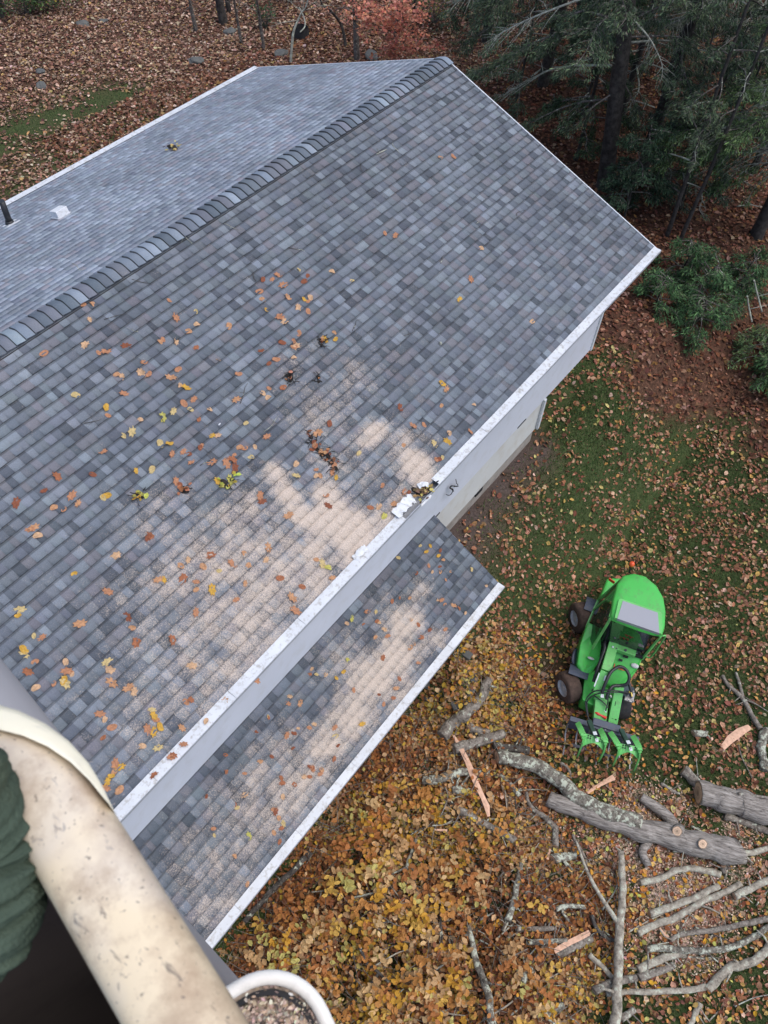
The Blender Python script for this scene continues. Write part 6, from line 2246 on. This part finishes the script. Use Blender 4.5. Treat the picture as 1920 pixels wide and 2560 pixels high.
conifer('hemlock_tree', 'tall evergreen with the broad dark trunk nearest the roof corner', G(1512, 470), 15, .19, (-.07, .10),
        [T(1240, 245, 1.0, 3.2), T(1180, 180, 1.5, 4), T(1300, 330, .3, 2.4), T(1420, 330, 1.2, 2.6), T(1350, 120, 2.6, 4.6), T(1600, 330, 1.2, 3), T(1230, 110, 2.6, 5), T(1450, 60, 3.4, 5.2), T(1560, 240, 1.6, 3)], 30, 3.6, (1.6, 3.6), seed=1, dead=.3)
conifer('hemlock_tree', 'dark leaning evergreen just right of the broad trunked one', G(1606, 420), 14, .14, (.05, -.03),
        [T(1560, 190, 2.2, 4), T(1500, 130, 3, 4.5), T(1680, 330, 1.2, 2.5), T(1740, 280, 2.4, 3.5), T(1590, 90, 3, 5)], 24, 3.2, (1.4, 3), seed=2, dead=.3)
conifer('hemlock_tree', 'evergreen with bright green sprays over the middle right woods', G(1890, 590), 14, .15, (.03, -.02),
        [T(1700, 330, 1.4, 2.8), T(1760, 360, 1.4, 3), T(1665, 390, 1.1, 2.6), T(1720, 420, .8, 2.4), T(1650, 350, 1.4, 3), T(1790, 310, 2, 3.5), T(1840, 430, .9, 2.6), T(1870, 500, .3, 2), T(1810, 250, 2.6, 4), T(1900, 270, 3.0, 4), T(1780, 470, .4, 2.2)], 24, 2.6, (1.4, 3.0), seed=3, dead=.15, col=BRIGHT, dens=1.35)
conifer('hemlock_tree', 'slender evergreen with two thin stems in front of the woods', G(1668, 590), 9, .05, (.03, .01), [T(1700, 440, .3, 1.4), T(1640, 470, .2, 1.2), T(1740, 490, .2, 1.5)], 12, 2.0, (.8, 1.5), seed=4, dead=.4)
conifer('hemlock_tree', 'thin second stem close beside the slender evergreen', G(1698, 605), 9, .045, (.03, .0), [T(1760, 540, .0, 1.4)], 9, 2.4, (.8, 1.4), seed=5, dead=.5)
conifer('hemlock_tree', 'evergreen behind the ridge end of the roof', G(1355, 215), 13, .15, (.02, .0), [T(1180, 60, 1.8, 3.4), T(1140, 130, .4, 2.4), T(1230, 30, 2.4, 4), T(1300, 60, 1.6, 3), T(1120, 30, 1.6, 3)], 16, 3.2, (1.6, 3.4), seed=6, dead=.4)
conifer('hemlock_tree', 'darkest evergreen at the top edge right of the red maple', G(1215, 105), 12, .13, (.04, -.02), [T(1120, 60, .6, 2.6), T(1180, 20, 1.2, 3)], 14, 2.2, (1.4, 3), seed=7, dead=.35, col=[(0.022, 0.045, 0.024), (0.035, 0.065, 0.035), (0.05, 0.09, 0.045), (.02, .03, .02), (.06, .07, .045)])
conifer('hemlock_tree', 'grey stemmed evergreen at the top right of the woods', G(1745, 75), 13, .17, (.01, .0), [T(1640, 20, 1.4, 3), T(1700, 110, .4, 2.2), T(1840, 60, 1.2, 3), T(1880, 20, 1.6, 3.4)], 14, 3.0, (1.4, 3), seed=8, dead=.5, mat='trunk_grey')
conifer('hemlock_tree', 'dark slim evergreen standing in the middle of the woods', G(1480, 150), 12, .11, (.03, -.02), [T(1420, 60, 1.4, 3), T(1540, 60, 1.6, 3)], 14, 2.4, (1.3, 2.6), seed=9, dead=.4)
conifer('hemlock_tree', 'evergreen with pale dead limbs at the upper right', G(1840, 250), 13, .14, (.02, -.01), [T(1900, 130, 2, 3.6), T(1690, 70, 3.0, 4.4), T(1760, 60, 3.0, 4.5), T(1640, 60, 3.2, 4.6), T(1800, 140, 1.6, 3)], 16, 3.6, (1.6, 3.4), seed=10, dead=.75)
conifer('hemlock_tree', 'low bright evergreen whose tips reach the right picture edge', G(1985, 330), 11, .14, (.0, .0), [T(1880, 240, 1.2, 2.6), T(1850, 190, 1.8, 3.2), T(1915, 150, 2.2, 3.4)], 12, 2.6, (1.2, 2.4), seed=11, dead=.1, col=BRIGHT)
conifer('hemlock_tree', 'evergreen with long bare pale limbs pointing in from the right edge', G(2010, 700), 12, .16, (.0, .0), [T(1760, 325, 2.0, 3.4), T(1780, 350, 1.9, 3.2), T(1800, 380, 1.6, 3.0), T(1850, 300, 2.4, 3.8), T(1840, 420, 1.4, 2.8), T(1800, 330, 2.2, 3.4)], 8, 5.0, (1.0, 2.0), seed=12, dead=1.0)
conifer('hemlock_tree', 'young dark evergreen tight against the roof rake', G(1440, 400), 5.0, .05, (.0, .0), [T(1400, 330, -.1, 1.6), T(1470, 360, .0, 1.8), T(1350, 290, .0, 1.8)], 20, .5, (.8, 1.6), seed=13, dead=.05, dens=1.4, col=[(0.022, 0.048, 0.022), (0.035, 0.07, 0.03), (0.05, 0.095, 0.04), (.02, .032, .018), (.06, .07, .045)])
conifer('hemlock_sapling', 'dark round evergreen sapling close to the roof corner', G(1560, 545), 2.6, .03, (.0, .0), [], 34, .15, (.7, 1.25), seed=14, dead=.0, dens=1.7, cat='sapling', col=[(0.022, 0.048, 0.026), (0.035, 0.07, 0.036), (0.05, 0.095, 0.045), (.02, .032, .02), (.06, .07, .045)])
for k, (u, v, hh, lab) in enumerate([(1420, 190, 11, 'slim dusky evergreen behind the broad trunked one'), (1660, 230, 11, 'dusky evergreen in the centre of the upper right woods'), (1300, 20, 11, 'dusky evergreen at the top edge above the roof corner'),
                                    (1590, 20, 12, 'dusky evergreen at the top edge in the middle of the woods'), (1780, 480, 5, 'small dusky evergreen below the bright green sprays'), (1850, 20, 12, 'dusky evergreen at the top right corner'), (1290, 250, 4, 'small dusky evergreen beside the upper rake edge'),
 (1550, 300, 9, 'dusky evergreen just right of the broad trunk'), (1700, 520, 5, 'small dusky evergreen between the two thin stems and the edge trunk'), (1450, 300, 6, 'dusky evergreen hugging the middle of the roof rake'), (1785, 180, 10, 'dusky evergreen between the grey stemmed and pale limbed ones'), (1630, 480, 5, 'small dusky evergreen under the slender two stemmed pair'), (1400, 60, 11, 'dusky evergreen nearest the top edge above the ridge end'), (1880, 430, 8, 'dusky evergreen beside the right edge trunk')]):
    conifer('hemlock_tree', lab, G(u, v), hh, .09 if hh > 6 else .04, (.02, -.01), [], 20 if hh > 6 else 24, 1.2 if hh > 6 else .4, (1.2, 2.6) if hh > 6 else (.8, 1.4), seed=60 + k, dead=.4,
            col=[(0.035, 0.06, 0.035), (0.055, 0.09, 0.05), (0.08, 0.12, 0.065), (.025, .04, .025), (.09, .10, .075)])
# low shrubs between the woods and lawn
for k, (u, v, s_, lab) in enumerate([(1690, 690, 1.0, 'uppermost of the low spreading evergreen shrubs right of the roof corner'), (1760, 760, 1.1, 'middle low evergreen shrub among brown leaves at the woods edge'), (1720, 815, .9, 'lower rounded evergreen shrub facing the lawn'), (1640, 760, .8, 'small evergreen shrub nearest the white gutter'),
                                     (1850, 730, 1.0, 'evergreen shrub under the pale fallen limbs near the right edge'), (1905, 900, 1.15, 'bright evergreen shrub cut by the right picture edge'), (1900, 1010 - 60, .7, 'small shrub just below the bright one at the right edge'), (1460, 640 + 60, .3, '')]):
    if not lab: continue
    conifer('evergreen_shrub', lab, G(u, v), 1.1 * s_, .02, (0, 0), [], int(30 * s_), .04, (.6 * s_, 1.0 * s_), seed=30 + k, dead=.0, dens=1.0, per=7, cat='shrub', group='low evergreen shrubs at the woods edge', col=[(0.03, 0.075, 0.028), (0.05, 0.115, 0.042), (0.075, 0.15, 0.055), (.02, .04, .02), (.07, .10, .05)] if k != 5 else BRIGHT)
for k, (u0, v0, u1, v1, z, lab) in enumerate([(1885, 700, 1905, 780, .6, 'pale dead limb lying over the shrubs, upper one'), (1868, 740, 1880, 805, .4, 'curved pale dead limb lying over the shrubs, lower one')]):
    bm = BM()
    a, b_ = Vector(pz(u0, v0, z - .3)), Vector(pz(u1, v1, z - .9))
    o0 = a.copy()
    tube(bm, smooth_path([a - o0, (a + b_) / 2 - o0 + Vector((.15, .1, 0)), b_ - o0], 5), .02, 6, .1)
    tube(bm, [(a + b_) / 2 - o0, (a + b_) / 2 - o0 + Vector((.3, -.3, .1))], [.012, .004], 5)
    o = done('dead_limb', bm, 'dead'); o.location = o0
    tag(o, lab, 'branch')

# bare deciduous stems on the hillside behind the roof
def stem(label, px, r, mat='trunk_grey', zt=5.0, twigs=5, seed=0, gnarl=.06, h=7.0):
    """px: base pixel and a second pixel that the stem passes at height zt above its foot"""
    rs = random.Random(seed)
    b_ = at(*px[0], 0)
    pts = [b_]
    for i, (u, v, z) in enumerate(px[1:]):
        pts.append(Vector(pz(u, v, b_.z + z)))
    d = (pts[-1] - pts[-2]).normalized()
    pts.append(pts[-1] + Vector((d.x * .6, d.y * .6, 1)).normalized() * h * .55)
    o0 = b_.copy()
    Q, R_ = smooth_path([p - o0 - (Vector((0, 0, .2)) if i == 0 else Vector()) for i, p in enumerate(pts)], 6, [r * (1.1 - .85 * i / (len(pts) - 1)) for i in range(len(pts))])
    root = empty('bare_tree', o0)
    bm = BM()
    tube(bm, Q, R_, 8, .07)
    done('trunk', bm, mat, root)
    bm = BM()
    for k in range(twigs):
        i = rs.randrange(len(Q) // 3, len(Q) - 1)
        dd = Vector((rs.gauss(0, 1), rs.gauss(0, 1), rs.uniform(.1, .9))).normalized()
        L = rs.uniform(.5, 1.4)
        a = Q[i]
        m_ = a + dd * L * .5 + Vector((rs.gauss(0, .08), rs.gauss(0, .08), .05))
        tube(bm, [a, m_, a + dd * L], [R_[i] * .35, R_[i] * .22, .003], 5)
        for _ in range(3):
            tube(bm, [m_, m_ + Vector((rs.gauss(0, .25), rs.gauss(0, .25), rs.gauss(.05, .15)))], [.006, .002], 4, cap=False)
    done('branches', bm, mat, root)
    tag(root, label, 'tree')
    return root


stem('slim bare tree at upper left that bends where it leaves the photo', [(492, 78), (478, 20, .7), (470, -20, 1.2)], .07, seed=1, h=6)
stem('thickest bare trunk along the top edge, left of the roof peak', [(560, 58), (548, 0, .7), (538, -60, 1.5)], .16, 'trunk', seed=2, h=8)
stem('dark trunk close behind the thickest bare trunk', [(575, 30), (566, -10, .5), (560, -50, 1)], .09, 'trunk', seed=3)
stem('straight slim sapling right of the thickest bare trunk', [(605, 108), (592, 40, .9), (582, -20, 1.7)], .05, seed=4)
stem('grey sapling with a few green leaves beside its foot', [(661, 125), (650, 50, .9), (640, -20, 1.9)], .06, seed=5)
stem('white barked birch leaning right behind the roof', [(725, 158), (733, 85, .8), (752, 35, 1.3), (775, -20, 1.9)], .045, 'dead', seed=6, twigs=9)
stem('crooked black stem leaning left behind the roof', [(868, 120), (853, 62, .6), (820, 20, 1.2), (795, -15, 1.7)], .055, 'trunk', seed=7, twigs=3)
stem('straight grey trunk beside the red maple', [(893, 150), (889, 60, 1.1), (884, -20, 2.2)], .10, seed=8)
stem('dark mottled trunk at the top left corner', [(5, 45), (0, 10, .4), (-6, -30, .9)], .08, 'trunk', seed=9)
stem('slim dark stem between the maple and evergreens', [(1030, 105), (1035, 30, .9), (1040, -30, 1.7)], .05, 'trunk', seed=10)

# red maple: trunk, limbs and red leaves
root = empty('red_maple', G(985, 150))
tag(root, 'small maple with orange red leaves behind the roof peak', 'tree')
o0 = Vector(root.location)
bm = BM()
tips = []
tube(bm, smooth_path([(0, 0, -.2), (.1, .05, 1.0), (.1, -.1, 2.2), (.2, 0, 3.6)], 4, [.07, .06, .05, .02])[0], [.07 - .0038 * k for k in range(13)], 8, .06)
for (u, v, z) in [(960, 40, 1.2), (1000, 20, 1.6), (1020, 50, 1.0), (930, 15, 1.4), (985, 75, .6), (1030, 110, -.1), (1000, 120, -.1), (1010, 80, .5), (950, 60, .6), (1090, 118, .0), (975, 130, -.3), (905, 35, 1.2), (1025, 25, 1.4)]:
    tp_ = Vector(pz(u, v, z)) - o0
    s_ = Vector((0.1, 0, max(.5, tp_.z * .6)))
    tube(bm, smooth_path([s_, s_.lerp(tp_, .5) + Vector((0, 0, .12)), tp_], 4), [.022 - .0022 * k for k in range(9)], 5)
    tips.append((tp_, .22 if u != 1090 else .1))
done('trunk', bm, 'trunk_grey', root)
P = []
for tp_, sp_ in tips:
    for _ in range(int(17 * (sp_ / .2))):
        c_ = tp_ + Vector((random.gauss(0, sp_ * 1.5), random.gauss(0, sp_ * 1.5), random.gauss(0, sp_ * .5)))
        for _ in range(10): P.append((c_ + Vector((random.gauss(0, .09), random.gauss(0, .09), random.gauss(0, .04))))[:])
leaves('foliage', np.array(P), RNG.uniform(.06, .12, len(P)), [(0.60, 0.23, 0.15), (0.68, 0.31, 0.21), (0.44, 0.14, 0.10), (.58, .30, .15)], [4, 3, 2, 1], .45, 'leaf', root, .8)
# yellow flecked shrub at the top left and small green ones
def leafbush(label, u, v, rad, h, n, pal, w_, cat='shrub', size=(.05, .1), name='leafy_shrub'):
    root = empty(name, G(u, v))
    tag(root, label, cat)
    bm = BM()
    P = []
    for k in range(16):
        a = random.uniform(0, 6.28); rr = rad * random.uniform(.3, 1)
        e = Vector((math.cos(a) * rr, math.sin(a) * rr, h * random.uniform(.5, 1)))
        tube(bm, smooth_path([(0, 0, -.05), e * .5 + Vector((0, 0, .1)), e], 3), [.012 - .0014 * j for j in range(7)], 4)
        for _ in range(n // 16):
            q = e * random.uniform(.45, 1.05) + Vector((random.gauss(0, rad * .14), random.gauss(0, rad * .14), random.gauss(0, h * .1)))
            P.append(q[:])
    done('stems', bm, 'trunk_grey', root)
    P = np.array(P); P[:, 2] = np.maximum(P[:, 2], .02)
    leaves('foliage', P, RNG.uniform(size[0], size[1], len(P)), pal, w_, .4, 'leaf', root)
    return root


GP = [(0.07, 0.13, 0.04), (0.12, 0.18, 0.06), (0.62, 0.46, 0.08), (.04, .07, .03)]
leafbush('green shrub flecked with yellow leaves at the top left corner', 60, 35, 1.6, 1.2, 1500, GP, [4, 3, .5, 3])
leafbush('grey green shrub right of the yellow flecked one at the top edge', 130, 20, 1.3, 1.0, 900, GP, [4, 3, .25, 3])
leafbush('small dark green shrub at the foot of the grey sapling', 665, 70, .5, .9, 260, [(0.04, 0.08, 0.035), (0.06, .11, .045)], [1, 1])
leafbush('sparse yellowing shrub at the top edge near the birch', 715, 0, .7, .9, 220, [(0.5, 0.36, 0.08), (0.25, .24, .06), (.12, .14, .05)], [2, 2, 2])
leafbush('yellow green understory shrub right of the red maple', 1085, 60, 1.1, 1.3, 500, [(0.30, 0.28, 0.07), (0.12, .15, .05), (.05, .08, .035)], [1.5, 3, 3])
# rocks
def rock(label, u, v, r, sink=.38, flat=.55):
    r *= .72
    bm = BM()
    bmesh.ops.create_icosphere(bm, subdivisions=3, radius=r)
    rs = random.Random(int(u * 3 + v))
    ph = [rs.uniform(0, 6) for _ in range(6)]
    for v_ in bm.verts:
        c = v_.co / r
        k = 1 + .16 * math.sin(3.1 * c.x + ph[0]) * math.cos(2.7 * c.y + ph[1]) + .10 * math.sin(5 * c.z + ph[2] + 3 * c.x) + .05 * math.sin(9 * c.y + ph[3])
        v_.co = Vector((v_.co.x * k * 1.2, v_.co.y * k * .9, v_.co.z * k * flat))
    o = done('rock', bm, 'rock')
    g0 = G(u, v)
    o.location = g0 + Vector((0, 0, r * flat * (1 - 2 * sink)))
    o.rotation_euler = (0, 0, rs.uniform(0, 6))
    tag(o, label, 'rock')


rock('grey rock at upper left, right of the yellow flecked shrub', 208, 62, .26)
rock('pale rock beside the left picture edge above the grass strip', 105, 216, .22)
rock('flat grey rock below the slim bent tree', 490, 156, .30)
rock('flat greenish rock left of the white birch foot', 703, 136, .27)
rock('low grey rock behind the roof edge, right of the straight grey trunk', 928, 143, .34)
rock('small half buried rock high on the leafy slope', 258, 54, .18)
rock('dark round boulder between two saplings on the slope', 575, 82, .28)
rock('lichen grey stone on the slope left of the grass strip', 102, 180, .18)
# hollow dark stump on the slope
bm = BM()
c = G(752, 90)
tube(bm, [(0, 0, -.1), (0, 0, .18), (0.02, 0, .30)], [.30, .26, .24], 16, .08, cap=False)
tube(bm, [(0.02, 0, .30), (0, 0, .05)], [.24, .19], 16, .05, cap=False)
bmesh.ops.create_circle(bm, cap_ends=True, segments=16, radius=.24, matrix=Matrix.Translation((0, 0, .06)))
o = done('hollow_stump', bm, 'dark'); o.location = c
tag(o, 'dark hollow stump on the leafy slope right of the birch', 'stump')
bm = BM()
tube(bm, smooth_path([(-.3, -.25, .3), (0, -.2, .36), (.2, .0, .5), (.25, .25, .75)], 4), [.022] * 13, 6, .1)
o2 = done('branch', bm, 'dead'); o2.location = c
tag(o2, 'crooked pale stick leaning on the dark hollow stump', 'branch')
# fallen brush in the woods
rs = random.Random(3)
for k in range(46):
    u = rs.uniform(1150, 1900); v = rs.uniform(0, 640)
    if u < 1640 and v > (u - 1080) * .86 + 60: continue
    p = at(u, v, .05)
    a = rs.uniform(0, 6.28); L = rs.uniform(.8, 2.6)
    d = Vector((math.cos(a), math.sin(a), rs.uniform(-.02, .25)))
    bm = BM()
    q = [Vector((0, 0, 0)), d * L * .35 + Vector((rs.gauss(0, .1), rs.gauss(0, .1), .05)), d * L * .7, d * L]
    Q, R_ = smooth_path(q, 3, [.022, .018, .012, .004])
    tube(bm, Q, R_, 5, .1)
    for _ in range(5):
        i = rs.randrange(2, len(Q) - 1)
        tube(bm, [Q[i], Q[i] + Vector((rs.gauss(0, .25), rs.gauss(0, .25), rs.gauss(.1, .12)))], [.009, .002], 4)
    o = done('fallen_branch', bm, 'dead' if rs.random() < .55 else 'trunk_grey'); o.location = p
    tag(o, 'bare fallen branch lying on the woodland leaf litter', 'branch', 'fallen branches on the woodland floor')
